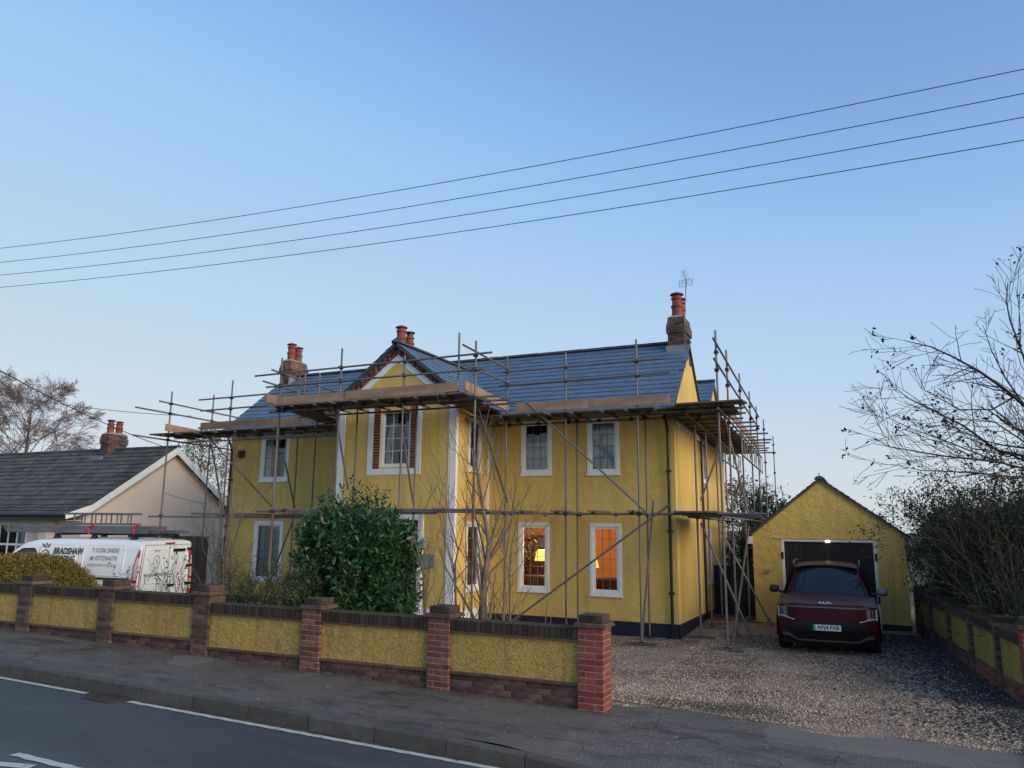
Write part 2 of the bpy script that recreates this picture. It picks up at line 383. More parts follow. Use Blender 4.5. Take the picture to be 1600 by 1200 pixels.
def asphalt(name, c1, c2, patch, speck, scale=1., cracks=False, rough=.75):
    m = mat(name, c1, rough, spec=.35); t = m.node_tree; p = t.nodes['Principled BSDF']; tc = N(t, 'TexCoord')
    a = N(t, 'TexNoise', i_Scale=patch, i_Detail=9., i_Roughness=.68, i_Distortion=.6); t.links.new(tc.outputs['Object'], a.inputs['Vector'])
    f = ramp(t, a.outputs['Fac'], [(.40, (0, 0, 0)), (.62, (1, 1, 1))]); c = mixc(t, f, c1, c2)
    sn = N(t, 'TexNoise', i_Scale=1., i_Detail=7., i_Roughness=.62); smp = N(t, 'Mapping'); smp.inputs['Scale'].default_value = (.16, 1.5, 1); t.links.new(tc.outputs['Object'], smp.inputs[0]); t.links.new(smp.outputs[0], sn.inputs['Vector'])
    c = mixc(t, ramp(t, sn.outputs['Fac'], [(.48, (0, 0, 0)), (.70, (.8, .8, .8))]), c, tuple(k * 1.5 for k in c1))
    s = N(t, 'TexVoronoi', i_Scale=110.); t.links.new(tc.outputs['Object'], s.inputs['Vector'])
    sf = ramp(t, s.outputs['Color'], [(.80, (0, 0, 0)), (.97, (1, 1, 1))]); c = mixc(t, sf, c, tuple(min(1, k * speck) for k in c1))
    hb = N(t, 'TexNoise', i_Scale=130., i_Detail=3.); t.links.new(tc.outputs['Object'], hb.inputs['Vector'])
    b1 = N(t, 'Bump', i_Strength=1., i_Distance=.004); t.links.new(hb.outputs['Fac'], b1.inputs['Height'])
    nrm = b1
    if cracks:
        dn = N(t, 'TexNoise', i_Scale=2.2, i_Detail=6.); t.links.new(tc.outputs['Object'], dn.inputs['Vector'])
        va = N(t, 'VectorMath', operation='MULTIPLY_ADD'); va.inputs[1].default_value = (.6, .6, .6); t.links.new(dn.outputs['Color'], va.inputs[0]); t.links.new(tc.outputs['Object'], va.inputs[2])
        v = N(t, 'TexVoronoi', feature='DISTANCE_TO_EDGE', i_Scale=.85); t.links.new(va.outputs[0], v.inputs['Vector'])
        cf = ramp(t, v.outputs['Distance'], [(.002, (.8, .8, .8)), (.009, (0, 0, 0))])
        gate = N(t, 'TexNoise', i_Scale=.9); t.links.new(tc.outputs['Object'], gate.inputs['Vector'])
        gf = ramp(t, gate.outputs['Fac'], [(.50, (0, 0, 0)), (.60, (1, 1, 1))])
        mu = N(t, 'Math', operation='MULTIPLY'); t.links.new(cf, mu.inputs[0]); t.links.new(gf, mu.inputs[1])
        st = N(t, 'TexNoise', i_Scale=1., i_Detail=8., i_Roughness=.7); mp = N(t, 'Mapping'); mp.inputs['Scale'].default_value = (.9, 2.6, 1); t.links.new(tc.outputs['Object'], mp.inputs[0]); t.links.new(mp.outputs[0], st.inputs['Vector'])
        c = mixc(t, ramp(t, st.outputs['Fac'], [(.50, (0, 0, 0)), (.64, (.75, .75, .75))]), c, tuple(k * .48 for k in c1))
        c = mixc(t, mu.outputs[0], c, tuple(k * .35 for k in c1))
        b2 = N(t, 'Bump', i_Strength=1., i_Distance=-.01); t.links.new(mu.outputs[0], b2.inputs['Height']); t.links.new(b1.outputs[0], b2.inputs['Normal']); nrm = b2
        # resurfaced patches with hard edges
        pv = N(t, 'TexVoronoi', i_Scale=.5); t.links.new(va.outputs[0], pv.inputs['Vector'])
        pf = ramp(t, pv.outputs['Color'], [(.70, (0, 0, 0)), (.715, (.55, .55, .55))]); c = mixc(t, pf, c, tuple(k * 1.6 for k in c2))
    t.links.new(c, p.inputs['Base Color']); t.links.new(nrm.outputs[0], p.inputs['Normal'])
    return m
asphalt('road', (.062, .064, .066), (.046, .048, .050), .5, 3.2, rough=.62)
asphalt('pavement', (.085, .075, .064), (.125, .112, .096), 1.1, 3., cracks=True, rough=.82)
asphalt('crossover', (.095, .085, .074), (.125, .112, .098), 1.4, 5., cracks=True, rough=.82)

def paint_mat():
    m = mat('road_paint', (.62, .62, .6), .7); t = m.node_tree; p = t.nodes['Principled BSDF']; tc = N(t, 'TexCoord')
    a = N(t, 'TexNoise', i_Scale=9., i_Detail=8., i_Roughness=.75); t.links.new(tc.outputs['Object'], a.inputs['Vector'])
    f = ramp(t, a.outputs['Fac'], [(.56, (0, 0, 0)), (.68, (1, 1, 1))])
    t.links.new(mixc(t, f, (.50, .50, .48), (.10, .10, .1)), p.inputs['Base Color'])
paint_mat()
def gravel_mats():
    m = mat('gravel_bed', (.16, .125, .10), 1., spec=.2); t = m.node_tree; p = t.nodes['Principled BSDF']; tc = N(t, 'TexCoord')
    v = N(t, 'TexVoronoi', i_Scale=55.); t.links.new(tc.outputs['Object'], v.inputs['Vector'])
    c = mixc(t, v.outputs['Color'], (.20, .15, .115), (.48, .37, .29))
    a = N(t, 'TexNoise', i_Scale=.6, i_Detail=7., i_Roughness=.65, i_Distortion=.5); t.links.new(tc.outputs['Object'], a.inputs['Vector'])
    c = mixc(t, ramp(t, a.outputs['Fac'], [(.40, (1, 1, 1)), (.62, (0, 0, 0))]), c, (.13, .098, .07))
    b1 = N(t, 'Bump', i_Strength=1., i_Distance=.02); t.links.new(v.outputs['Distance'], b1.inputs['Height'])
    t.links.new(c, p.inputs['Base Color']); t.links.new(b1.outputs[0], p.inputs['Normal'])
    mat('gravel', (.46, .355, .28), .9, spec=.25, island=.6)
    mat('slate_chips', (.035, .037, .042), .7, spec=.4, island=.7)
gravel_mats()
def coping_mat():
    m = mat('coping', (.040, .028, .024), .95, objrand=.4, bump=.006, bscale=40); t = m.node_tree; p = t.nodes['Principled BSDF']
    src = p.inputs['Base Color'].links[0].from_socket
    g = N(t, 'NewGeometry'); sp = N(t, 'SeparateXYZ'); t.links.new(g.outputs['Normal'], sp.inputs[0])
    nz = N(t, 'TexNoise', i_Scale=3.5, i_Detail=7., i_Roughness=.7); t.links.new(g.outputs['Position'], nz.inputs['Vector'])
    ad = N(t, 'Math', operation='MULTIPLY_ADD'); ad.inputs[1].default_value = .30; t.links.new(sp.outputs['Z'], ad.inputs[0]); t.links.new(nz.outputs['Fac'], ad.inputs[2])
    f = ramp(t, ad.outputs[0], [(.52, (0, 0, 0)), (.68, (1, 1, 1))])
    t.links.new(mixc(t, f, src, (.036, .038, .014)), p.inputs['Base Color'])
coping_mat()
# ---------------------------------------------------------------- ground, road, pavement, drive
def sm(t): t = min(1, max(0, t)); return t * t * (3 - 2 * t)
def pavz(x): return .25 - .0243 * (min(12, max(-40, x)) + 3)
def gz(x, y):
    t = sm((y - 9.7) / 4.2); base = max(0, -(max(x, -32) + 12)) * .02
    z = pavz(x) * (1 - t) + base * t
    if y < 1.0: z = z + (.92 - z + .1) * sm((1.0 - y) / 1.0) * .8
    return z
def grid(xs, ys, fz, off=0.):
    mb = MB(); nx = len(xs)
    for y in ys:
        for x in xs: mb.v.append((x, y, fz(x, y) + off))
    for j in range(len(ys) - 1):
        for i in range(nx - 1):
            a = j * nx + i; mb.f.append((a, a + 1, a + nx + 1, a + nx)); mb.m.append(0)
    return mb
xs = sorted(set([-600, -300, -150, -90, -60] + [k * 1.0 for k in range(-45, 20)] + [25, 40, 80, 150, 300, 600]))
ys = sorted(set([-300, -100, -40, -15, -6] + [k * .5 for k in range(-8, 60)] + [32, 36, 42, 50, 65, 90, 150, 300, 900]))
mat('turf', (.05, .06, .025), 1., var=.5, vscale=2, bump=.03, bscale=20)
tag(obj('ground', grid(xs, ys, lambda x, y: gz(x, y) - (.16 if y < 9.6 and y > 1 else .03) - (.35 if y > 60 else 0)), M['turf'], fix=False), kind='structure')
rx = [k * 1.0 for k in range(-60, 41)]
def roadz(x, y): return pavz(x) - .115 + .05 * (1 - ((y - 4.4) / 3.2) ** 2) - .05
tag(obj('road', grid(rx, [1.2, 2, 3, 4, 5, 6, 6.8, 7.3, 7.66], lambda x, y: roadz(x, y) + .05 * (y > 99)), M['road'], fix=False), kind='structure')
def drop(x): return .088 * sm((x + 3.75) / 1.1)
def pz(x, y): return pavz(x) - drop(x) * (1 - sm((y - 7.7) / 1.3)) + .004
px = sorted(set([k * .5 for k in range(-120, -9)] + [-5 + .1 * k for k in range(0, 40)] + [k * .5 for k in range(-2, 60)]))
def noisy(x): return .10 * math.sin(x * 2.1) + .07 * math.sin(x * 5.3 + 1) + .04 * math.sin(x * 13.1)
mb = MB(); pys = [7.74, 7.9, 8.2, 8.6, 9.0, 9.4]
for i, x in enumerate(px):
    for y in pys: mb.v.append((x, y, pz(x, y)))
    yb_ = 9.75 if x < -3.1 else 10.12 + noisy(x)
    mb.v.append((x, yb_, pz(x, yb_) + .01)); mb.v.append((x, yb_ + .03, gz(x, yb_) - .05))
K = len(pys) + 2
for i in range(len(px) - 1):
    for j in range(K - 1):
        a = i * K + j; mb.f.append((a, a + K, a + K + 1, a + 1)); mb.m.append(1 if px[i] > -3.3 else 0)
tag(obj('pavement', mb, [M['pavement'], M['crossover']], fix=False), kind='structure')
# kerb stones, one by one
kerb = thing('kerb', None, None, (0, 7.68, 0)); kerb['kind'] = 'structure'
x = -36.0; k = 0
while x < 12:
    L = .908; x1 = x + L; g = .006
    if x > -3.9 and x < -2.7: pass
    mb = MB(); j = random.uniform(-.004, .004)
    c = []
    for (xx) in (x + g, x1 - g):
        zt = pz(xx, 7.7) + .002 + j; zb = roadz(xx, 7.62) - .1
        c.append([(xx, 7.615 + j, zb), (xx, 7.625 + j, zt - .02), (xx, 7.645 + j, zt), (xx, 7.745, zt), (xx, 7.745, zb)])
    mb.add(c[0] + c[1], [(0, 1, 2, 3, 4), (9, 8, 7, 6, 5), (0, 5, 6, 1), (1, 6, 7, 2), (2, 7, 8, 3), (3, 8, 9, 4), (4, 9, 5, 0)])
    obj('kerb_stone', mb, M['concrete'], kerb); x = x1; k += 1
# painted markings
def strip(name, x0, x1, y0, y1, label):
    mb = MB(); n = max(2, int((x1 - x0) / .12)); e = 0
    for i in range(n + 1):
        xx = x0 + (x1 - x0) * i / n; e = .006 * math.sin(xx * 31) + .005 * math.sin(xx * 73 + 1)
        for yy in (y0 + e, y1 + e * .7): mb.v.append((xx, yy, roadz(xx, yy) + .006))
    for i in range(n): mb.f.append((2 * i, 2 * i + 2, 2 * i + 3, 2 * i + 1)); mb.m.append(0)
    return tag(obj(name, mb, M['road_paint'], fix=False), label, 'road marking', kind='structure')
strip('road_line', -40, -9.62, 7.46, 7.545, None); strip('road_line', -8.8, -3.35, 7.44, 7.53, None)
strip('road_line', -7.78, -3.6, 5.29, 5.39, None)
mb = MB(); n = 24
for i in range(n + 1):
    t = i / n; xx = -10.6 + 3.33 * t; yy = 4.15 + 1.03 * t
    for s in (-.055, .055): mb.v.append((xx - s * .3, yy + s, roadz(xx, yy) + .006))
for i in range(n): mb.f.append((2 * i, 2 * i + 2, 2 * i + 3, 2 * i + 1)); mb.m.append(0)
tag(obj('road_line', mb, M['road_paint'], fix=False), kind='structure')
# gully grate by the kerb
gr = thing('drain_grate', 'dirty iron drain grate between the two ends of the white edge line', 'drain', (-9.2, 7.45, roadz(-9.2, 7.45)))
mat('rust_iron', (.05, .04, .036), .8, metal=.3, var=.4, vscale=12)
mb = MB(); z0 = roadz(-9.2, 7.45)
mb.box(-9.46, -8.94, 7.27, 7.31, z0 - .03, z0 + .014).box(-9.46, -8.94, 7.57, 7.61, z0 - .03, z0 + .014).box(-9.46, -9.42, 7.312, 7.568, z0 - .03, z0 + .013).box(-8.98, -8.94, 7.312, 7.568, z0 - .03, z0 + .013)
obj('frame', mb, M['rust_iron'], gr)
for i in range(7):
    obj('bar', MB().box(-9.40 + i * .058, -9.375 + i * .058, 7.312, 7.568, z0 - .02, z0 + .011), M['rust_iron'], gr)
obj('pit', MB().box(-9.415, -8.985, 7.313, 7.567, z0 - .012, z0 + .005), M['soil'], gr)
# fallen leaves and grit in the gutter
def chips(name, n, fx, fz_, size, material, parent=None, kind='stuff', flat=.35):
    P = fx(n); n = len(P); S = RNG.uniform(.5, 1.4, n) * size
    O = np.array([[1, 0, 0], [0, 1, 0], [-1, 0, 0], [0, -1, 0], [0, 0, 1], [0, 0, -1]], float)
    Fo = np.array([[0, 1, 4], [1, 2, 4], [2, 3, 4], [3, 0, 4], [1, 0, 5], [2, 1, 5], [3, 2, 5], [0, 3, 5]])
    an = RNG.uniform(0, 6.28, n); ca, sa = np.cos(an), np.sin(an)
    el = RNG.uniform(.55, 1.3, (n, 3)); el[:, 2] *= flat / .7
    V = O[None] * el[:, None, :] * S[:, None, None] + RNG.normal(0, .12, (n, 6, 3)) * S[:, None, None]
    X = V[:, :, 0] * ca[:, None] - V[:, :, 1] * sa[:, None]; Yv = V[:, :, 0] * sa[:, None] + V[:, :, 1] * ca[:, None]
    tilt = RNG.normal(0, .3, (n, 1)); Zv = V[:, :, 2] + X * tilt
    zz = np.array([fz_(a, b_) for a, b_ in P])
    W = np.stack([X + P[:, 0:1], Yv + P[:, 1:2], Zv + (zz + S * .15)[:, None]], -1).reshape(-1, 3)
    F = (Fo[None] + (np.arange(n) * 6)[:, None, None]).reshape(-1, 3)
    return raw(name, W, F, material, parent, kind=kind)
tag(chips('gutter_litter', 2600, lambda n: np.stack([RNG.uniform(-13, -2.9, n), 7.61 - RNG.gamma(1.3, .035, n)], 1), lambda a, b_: roadz(a, b_), .009, M['brown_leaf']), 'fallen leaf crumbs and grit along the kerb', 'litter')
tag(chips('pavement_grit', 1700, lambda n: np.concatenate([np.stack([RNG.uniform(-13, 3, n // 3), RNG.uniform(7.8, 9.5, n // 3)], 1), np.stack([RNG.uniform(-3.0, 2.4, n // 2), 10.05 - RNG.gamma(1.3, .22, n // 2)], 1)]), lambda a, b_: pz(a, b_), .006, M['gravel']), 'stray pale grit scattered on the footway', 'grit')
# gravel drive
gx = [-7 + .25 * k for k in range(0, 60)]; gy = [9.9 + .25 * k for k in range(0, 80)]
def drz(x, y): return gz(x, y) + .012 + .012 * math.sin(x * 1.9 + y * .7) * math.sin(y * 1.3 + 1) - (.02 if y < 10.3 else 0)
tag(obj('gravel_drive', grid(gx, gy, drz), M['gravel_bed'], fix=False), kind='structure')
def drive_pts(n):
    Y = 9.95 + 13 * RNG.power(.72, n) ; X = np.where(RNG.random(n) < .85, RNG.uniform(-3.6, 2.4, n), RNG.uniform(-5.4, -3.4, n))
    edge = 10.08 + .10 * np.sin(X * 2.1) + .07 * np.sin(X * 5.3 + 1) + RNG.normal(0, .12, n)
    Y = np.where(Y < edge, edge + RNG.random(n) * 1.5, Y)
    # thin, worn places: wheel tracks and bare earth by the entrance
    wn_ = np.sin(X * 1.7 + 1.3 * np.sin(Y * .9)) * np.sin(Y * 1.5 + .8 * X) + .5 * np.sin(3.1 * X - 1.1 * Y)
    tr = np.exp(-((X + 1.6 + .12 * (Y - 10)) / .22) ** 2) + np.exp(-((X + .1 - .02 * (Y - 10)) / .22) ** 2)
    keep = RNG.random(n) > np.clip(.30 * (wn_ > .35) + .45 * tr * (Y < 16) + .45 * np.exp(-((Y - 10.7) / .35) ** 2), 0, .85)
    return np.stack([X, Y], 1)[keep]
tag(chips('gravel', 78000, drive_pts, drz, .0105, M['gravel'], flat=.5), 'loose fawn gravel covering the driveway', 'gravel')
def slate_pts(n):
    Y = RNG.uniform(10.9, 21.5, n); X = 1.95 - .117 * (Y - 13.5) - RNG.gamma(1.5, .42, n); return np.stack([X, Y], 1)
tag(chips('slate_chippings', 7000, slate_pts, lambda a, b_: drz(a, b_) + .004, .024, M['slate_chips'], flat=.3), 'dark slate chippings spilling from the low wall onto the drive', 'slate chippings')
# front garden soil
tag(obj('garden_bed', grid([-19 + .5 * k for k in range(0, 26)] , [9.85 + .4 * k for k in range(0, 22)], lambda x, y: gz(x, y) + .01 + .03 * math.sin(x * 3) * math.sin(y * 4)), M['soil'], fix=False), kind='structure')

# ---------------------------------------------------------------- brick helpers
def brick_mesh(L, W_, H_, material, seed, ch=.004):
    rr = random.Random(seed); mb = MB()
    a, b_, c = L / 2, W_ / 2, H_ / 2
    j = lambda: rr.uniform(-.0025, .0025)
    mb.hexa([(-a + j(), -b_ + j(), -c), (a + j(), -b_ + j(), -c), (a + j(), b_ + j(), -c), (-a + j(), b_ + j(), -c), (-a + j(), -b_ + j(), c), (a + j(), -b_ + j(), c), (a + j(), b_ + j(), c), (-a + j(), b_ + j(), c)])
    me = mb.mesh('brick'); me.materials.append(material)
    import bmesh
    bm = bmesh.new(); bm.from_mesh(me); bmesh.ops.bevel(bm, geom=bm.edges[:], offset=ch, segments=1, affect='EDGES'); bm.to_mesh(me); bm.free(); return me
def variants(L, W_, H_, material, n=4): return [brick_mesh(L, W_, H_, material, k) for k in range(n)]
BK = {}
for nm in ('brick', 'brick_red', 'brick_dirty', 'coping'):
    BK[nm] = variants(.215, .1025, .065, M[nm])
SOLD = variants(.064, .30, .145, M['coping']); CAPB = variants(.105, .31, .095, M['coping']); CAPR = variants(.105, .31, .095, M['brick_dirty'])

def pillar(parent, x0, y0, z0, z1, kind, single=True, w=.34, axis=0, capkind=None):
    """square brick pillar, pinwheel courses; the bricks are sub-parts"""
    p = obj('pillar', MB().box(x0 + .006, x0 + w - .006, y0 + .006, y0 + w - .006, z0, z1 - .152), M['mortar' if kind in ('brick_red', 'brick') else 'mortar_dirty'], parent)
    zz = z0 - .02; n = 0; Lb, Wb = .215, .1025; big = MB()
    zt = z1 - .155; zs = zt - .0375
    k = 0
    while zs > z0 - .03:
        alt = k % 2
        L2 = (w - Wb - .01)
        pos = [(x0 + L2 / 2, y0 + Wb / 2, 0), (x0 + w - Wb / 2, y0 + L2 / 2, 1), (x0 + w - L2 / 2, y0 + w - Wb / 2, 0), (x0 + Wb / 2, y0 + w - L2 / 2, 1)]
        if alt: pos = [(x0 + w - L2 / 2, y0 + Wb / 2, 0), (x0 + w - Wb / 2, y0 + w - L2 / 2, 1), (x0 + L2 / 2, y0 + w - Wb / 2, 0), (x0 + Wb / 2, y0 + L2 / 2, 1)]
        for (a, b_, rt) in pos:
            if single: place('brick', random.choice(BK[kind]), p, (a, b_, zs), (0, 0, rt * math.pi / 2), (L2 / .215, 1, 1))
            else: big.box(a - (L2 if not rt else Wb) / 2, a + (L2 if not rt else Wb) / 2, b_ - (L2 if rt else Wb) / 2, b_ + (L2 if rt else Wb) / 2, zs - .0325, zs + .0325)
        zs -= .075; k += 1
    if not single: obj('brickwork', big, M['brick_dark'], p)['kind'] = 'stuff'
    # oversailing tile course and cap bricks on edge
    obj('tile_course', MB().box(x0 - .045, x0 + w + .045, y0 - .045, y0 + w + .045, z1 - .15, z1 - .128).box(x0 - .03, x0 + w + .03, y0 - .03, y0 + w + .03, z1 - .1275, z1 - .10), M['tile_creasing'], p, bevel=.005)
    for i in range(3):
        place('cap_brick', random.choice(CAPR if (i == 2 and single) else CAPB), p, (x0 + .015 + .0515 + i * .1035, y0 + w / 2, z1 - .05))
    return p

# ---------------------------------------------------------------- front garden wall
YW = 9.55
wall = thing('front_garden_wall', 'low yellow rendered garden wall with brick pillars beside the footway', 'garden wall', (-9, YW, pavz(-9)))
PX = [-3.44, -5.62, -7.79, -9.99, -12.18, -14.33, -16.5]
for i, x0 in enumerate(PX):
    z1 = 1.41 if i < 3 else 1.51
    pillar(wall, x0, YW, pavz(x0) - .03, z1, 'brick_red' if i == 0 else 'brick' if i < 3 else 'brick_dirty', single=i < 5, capkind='r' if i == 0 else None)
for i in range(len(PX)):
    xr = PX[i]; xl = PX[i + 1] + .34 if i + 1 < len(PX) else -19
    up = 0 if i < 3 else .10 if i == 3 else .10
    zt = 1.245 + up; zc = 1.095 + up; zp = .585 + (up if i >= 3 else 0)
    obj('rendered_panel', MB().box(xl + .002, xr - .002, YW + .055, YW + .27, zp - .01, zc - .02), M['panel_render'], wall)
    obj('creasing_course', MB().box(xl + .002, xr - .002, YW + .01, YW + .32, zc - .019, zc - .001), M['tile_creasing'], wall, bevel=.004)
    obj('sill_course', MB().box(xl + .002, xr - .002, YW + .015, YW + .30, zp - .047, zp - .012), M['tile_creasing'], wall, bevel=.004)
    n = int((xr - xl) / .0745); s = (xr - xl) / n
    obj('coping_bed', MB().box(xl + .002, xr - .002, YW + .035, YW + .30, zc, zt - .012), M['mortar_dirty'], wall)
    for k in range(n):
        place('coping_brick', random.choice(SOLD), wall, (xl + (k + .5) * s, YW + .165 + random.uniform(-.004, .004), zc + .0735 + random.uniform(-.004, .003)), (0, random.uniform(-.02, .02), 0))
    # plinth courses
    zb = pavz(xr) - .03
    obj('plinth_core', MB().box(xl + .002, xr - .002, YW + .062, YW + .26, pavz(xr) - .1, zp - .048), M['mortar_dirty'], wall)
    zz = zp - .05 - .0375; r_ = 0
    while zz > pavz((xl + xr) / 2) - .045:
        xx = xl + .005 - (.11 if r_ % 2 else 0)
        while xx < xr - .03:
            a, b_ = max(xx, xl + .004), min(xx + .215, xr - .004)
            if b_ - a > .05: place('plinth_brick', random.choice(BK['brick_dirty']), wall, ((a + b_) / 2, YW + .055 + .051 + random.uniform(-.005, .004), zz), (0, 0, 0), ((b_ - a) / .215, 1, 1))
            xx += .225
        zz -= .075; r_ += 1
# ---------------------------------------------------------------- low wall on the right of the drive
def rwx(y): return 1.87 - .117 * (y - 13.5)
rwall = thing('drive_side_wall', 'low yellow panelled wall with brick pillars along the right of the drive', 'garden wall', (1.4, 17.5, 0))
RP = [13.45, 14.85, 16.55, 18.3, 20.1, 21.85]
ang = math.atan(.117)
for i, y0 in enumerate(RP):
    pillar(rwall, rwx(y0), y0, gz(1.5, y0) - .03, 1.28 if i == 0 else 1.16, 'brick_red' if i == 0 else 'brick_dirty', single=i == 0)
    if i + 1 < len(RP):
        ya, yc = y0 + .342, RP[i + 1] - .002; zt = 1.02
        def seg(name, o0, o1, z0, z1, m_, **kw):
            mb = MB(); mb.hexa([(rwx(ya) + o0, ya, z0), (rwx(ya) + o1, ya, z0), (rwx(yc) + o1, yc, z0), (rwx(yc) + o0, yc, z0), (rwx(ya) + o0, ya, z1), (rwx(ya) + o1, ya, z1), (rwx(yc) + o1, yc, z1), (rwx(yc) + o0, yc, z1)])
            return obj(name, mb, m_, rwall, **kw)
        seg('rendered_panel', .06, .26, .30, .86, M['old_panel_render']); seg('creasing_course', .015, .30, .862, .885, M['tile_creasing']); seg('coping', .035, .285, .887, zt, M['coping'])
        for r_ in range(4):
            n = int((yc - ya) / .225)
            for k in range(n):
                a = ya + (yc - ya) * k / n
                place('plinth_brick', random.choice(BK['brick' if i < 2 else 'brick_dirty']), rwall, (rwx(a + .11) + .10, a + .11 + (.05 if r_ % 2 else 0), .045 + r_ * .075), (0, 0, math.pi / 2 + ang))
        seg('plinth_core', .058, .25, -.05, .30, M['mortar_dirty'])
# ---------------------------------------------------------------- foliage helpers
def unit(a): return a / (np.linalg.norm(a, axis=-1, keepdims=True) + 1e-9)
def leaves(P, Dr, size, asp=.4, fold=.25, rng=RNG):
    """leaf per point: base, two shoulders, tip, bent along the midrib; 2 triangles each half"""
    n = len(P); Dr = unit(Dr); S = rng.uniform(.65, 1.25, (n, 1)) * size
    up = unit(rng.normal(0, 1, (n, 3)) * .7 + np.array([0, 0, 1])); sd = unit(np.cross(Dr, up)); nm = np.cross(sd, Dr)
    b_ = P; tip = P + Dr * S - nm * S * fold * .5; mid = P + Dr * S * .5 + nm * S * .06
    l = mid + sd * S * asp * .5 - nm * S * fold * .3; r_ = mid - sd * S * asp * .5 - nm * S * fold * .3
    V = np.stack([b_, l, mid, r_, tip], 1).reshape(-1, 3)
    F = np.array([[0, 2, 1], [1, 2, 4], [0, 3, 2], [2, 3, 4]])
    F = (F[None] + (np.arange(n) * 5)[:, None, None]).reshape(-1, 3); return V, F
def sphere_dirs(n, rng=RNG): return unit(rng.normal(0, 1, (n, 3)))
def lump(D, seed, amp=.16):
    """smooth bumpy radius over directions"""
    rg = np.random.default_rng(seed); K = unit(rg.normal(0, 1, (14, 3))); W = rg.uniform(-1, 1, 14)
    return 1 + amp * (np.exp(6 * (D @ K.T - 1)) @ W) * 1.6
def sprigs(C, D, nl, Ls, leaf, asp, rng=RNG):
    """shoots at points C pointing along D with nl leaves round each"""
    n = len(C); t = np.linspace(.15, 1, nl)[None, :, None]
    base = C[:, None, :] + D[:, None, :] * t * Ls
    an = (np.arange(nl) * 2.4)[None, :] + rng.uniform(0, 6.28, (n, 1))
    a = unit(np.cross(D, rng.normal(0, 1, (n, 3)))); b_ = np.cross(D, a)
    out = np.cos(an)[..., None] * a[:, None] + np.sin(an)[..., None] * b_[:, None]
    dr = unit(out + D[:, None, :] * (.35 + .9 * t) + rng.normal(0, .18, (n, nl, 3)))
    return leaves(base.reshape(-1, 3), dr.reshape(-1, 3), leaf, asp)
def merge(parts):
    V, F, o = [], [], 0
    for v, f in parts: V.append(v); F.append(f + o); o += len(v)
    return np.concatenate(V), np.concatenate(F)
# ---------------------------------------------------------------- yellow house
YF, YB = 18.18, 16.34                      # facade plane, bay plane
XL, XR, BL, BR = -17.97, -4.08, -12.45, -8.97
SK = -.047                                  # the right flank is not quite square to the facade
EAVE, RIDGE, YR = 5.35, 7.52, 20.72
def xs_(y): return XR + SK * (y - YF)
house = thing('yellow_house', 'two storey yellow rendered house with slate roof and gabled bay, wrapped in scaffolding', 'house', (-11, 20, 0))
front = lambda u, z, d: (u, YF + d, z)
bayf = lambda u, z, d: (u, YB + d, z)
bays = lambda u, z, d: (BR - d, u, z)
bayl = lambda u, z, d: (BL + d, u, z)
side = lambda u, z, d: (xs_(u) - d, u, z)
def sheet(mb, fn, u0, u1, z0, z1, holes, thick=.28, m=0):
    us = sorted(set([u0, u1] + [h[0] for h in holes] + [h[1] for h in holes])); zs = sorted(set([z0, z1] + [h[2] for h in holes] + [h[3] for h in holes]))
    for i in range(len(us) - 1):
        for j in range(len(zs) - 1):
            a, b_, c, d = us[i], us[i + 1], zs[j], zs[j + 1]; cx, cz = (a + b_) / 2, (c + d) / 2
            if any(h[0] < cx < h[1] and h[2] < cz < h[3] for h in holes): continue
            for t in (0, thick): mb.poly([fn(a, c, t), fn(b_, c, t), fn(b_, d, t), fn(a, d, t)], m)
    for (a, b_, c, d) in holes:
        for p, q in (((a, c), (b_, c)), ((b_, c), (b_, d)), ((b_, d), (a, d)), ((a, d), (a, c))):
            mb.poly([fn(*p, 0), fn(*q, 0), fn(*q, thick), fn(*p, thick)], m)
    return mb
def ubox(mb, fn, u0, u1, z0, z1, d0, d1, m=0): return mb.prism([(u0, z0), (u1, z0), (u1, z1), (u0, z1)], fn, d0, d1, m)
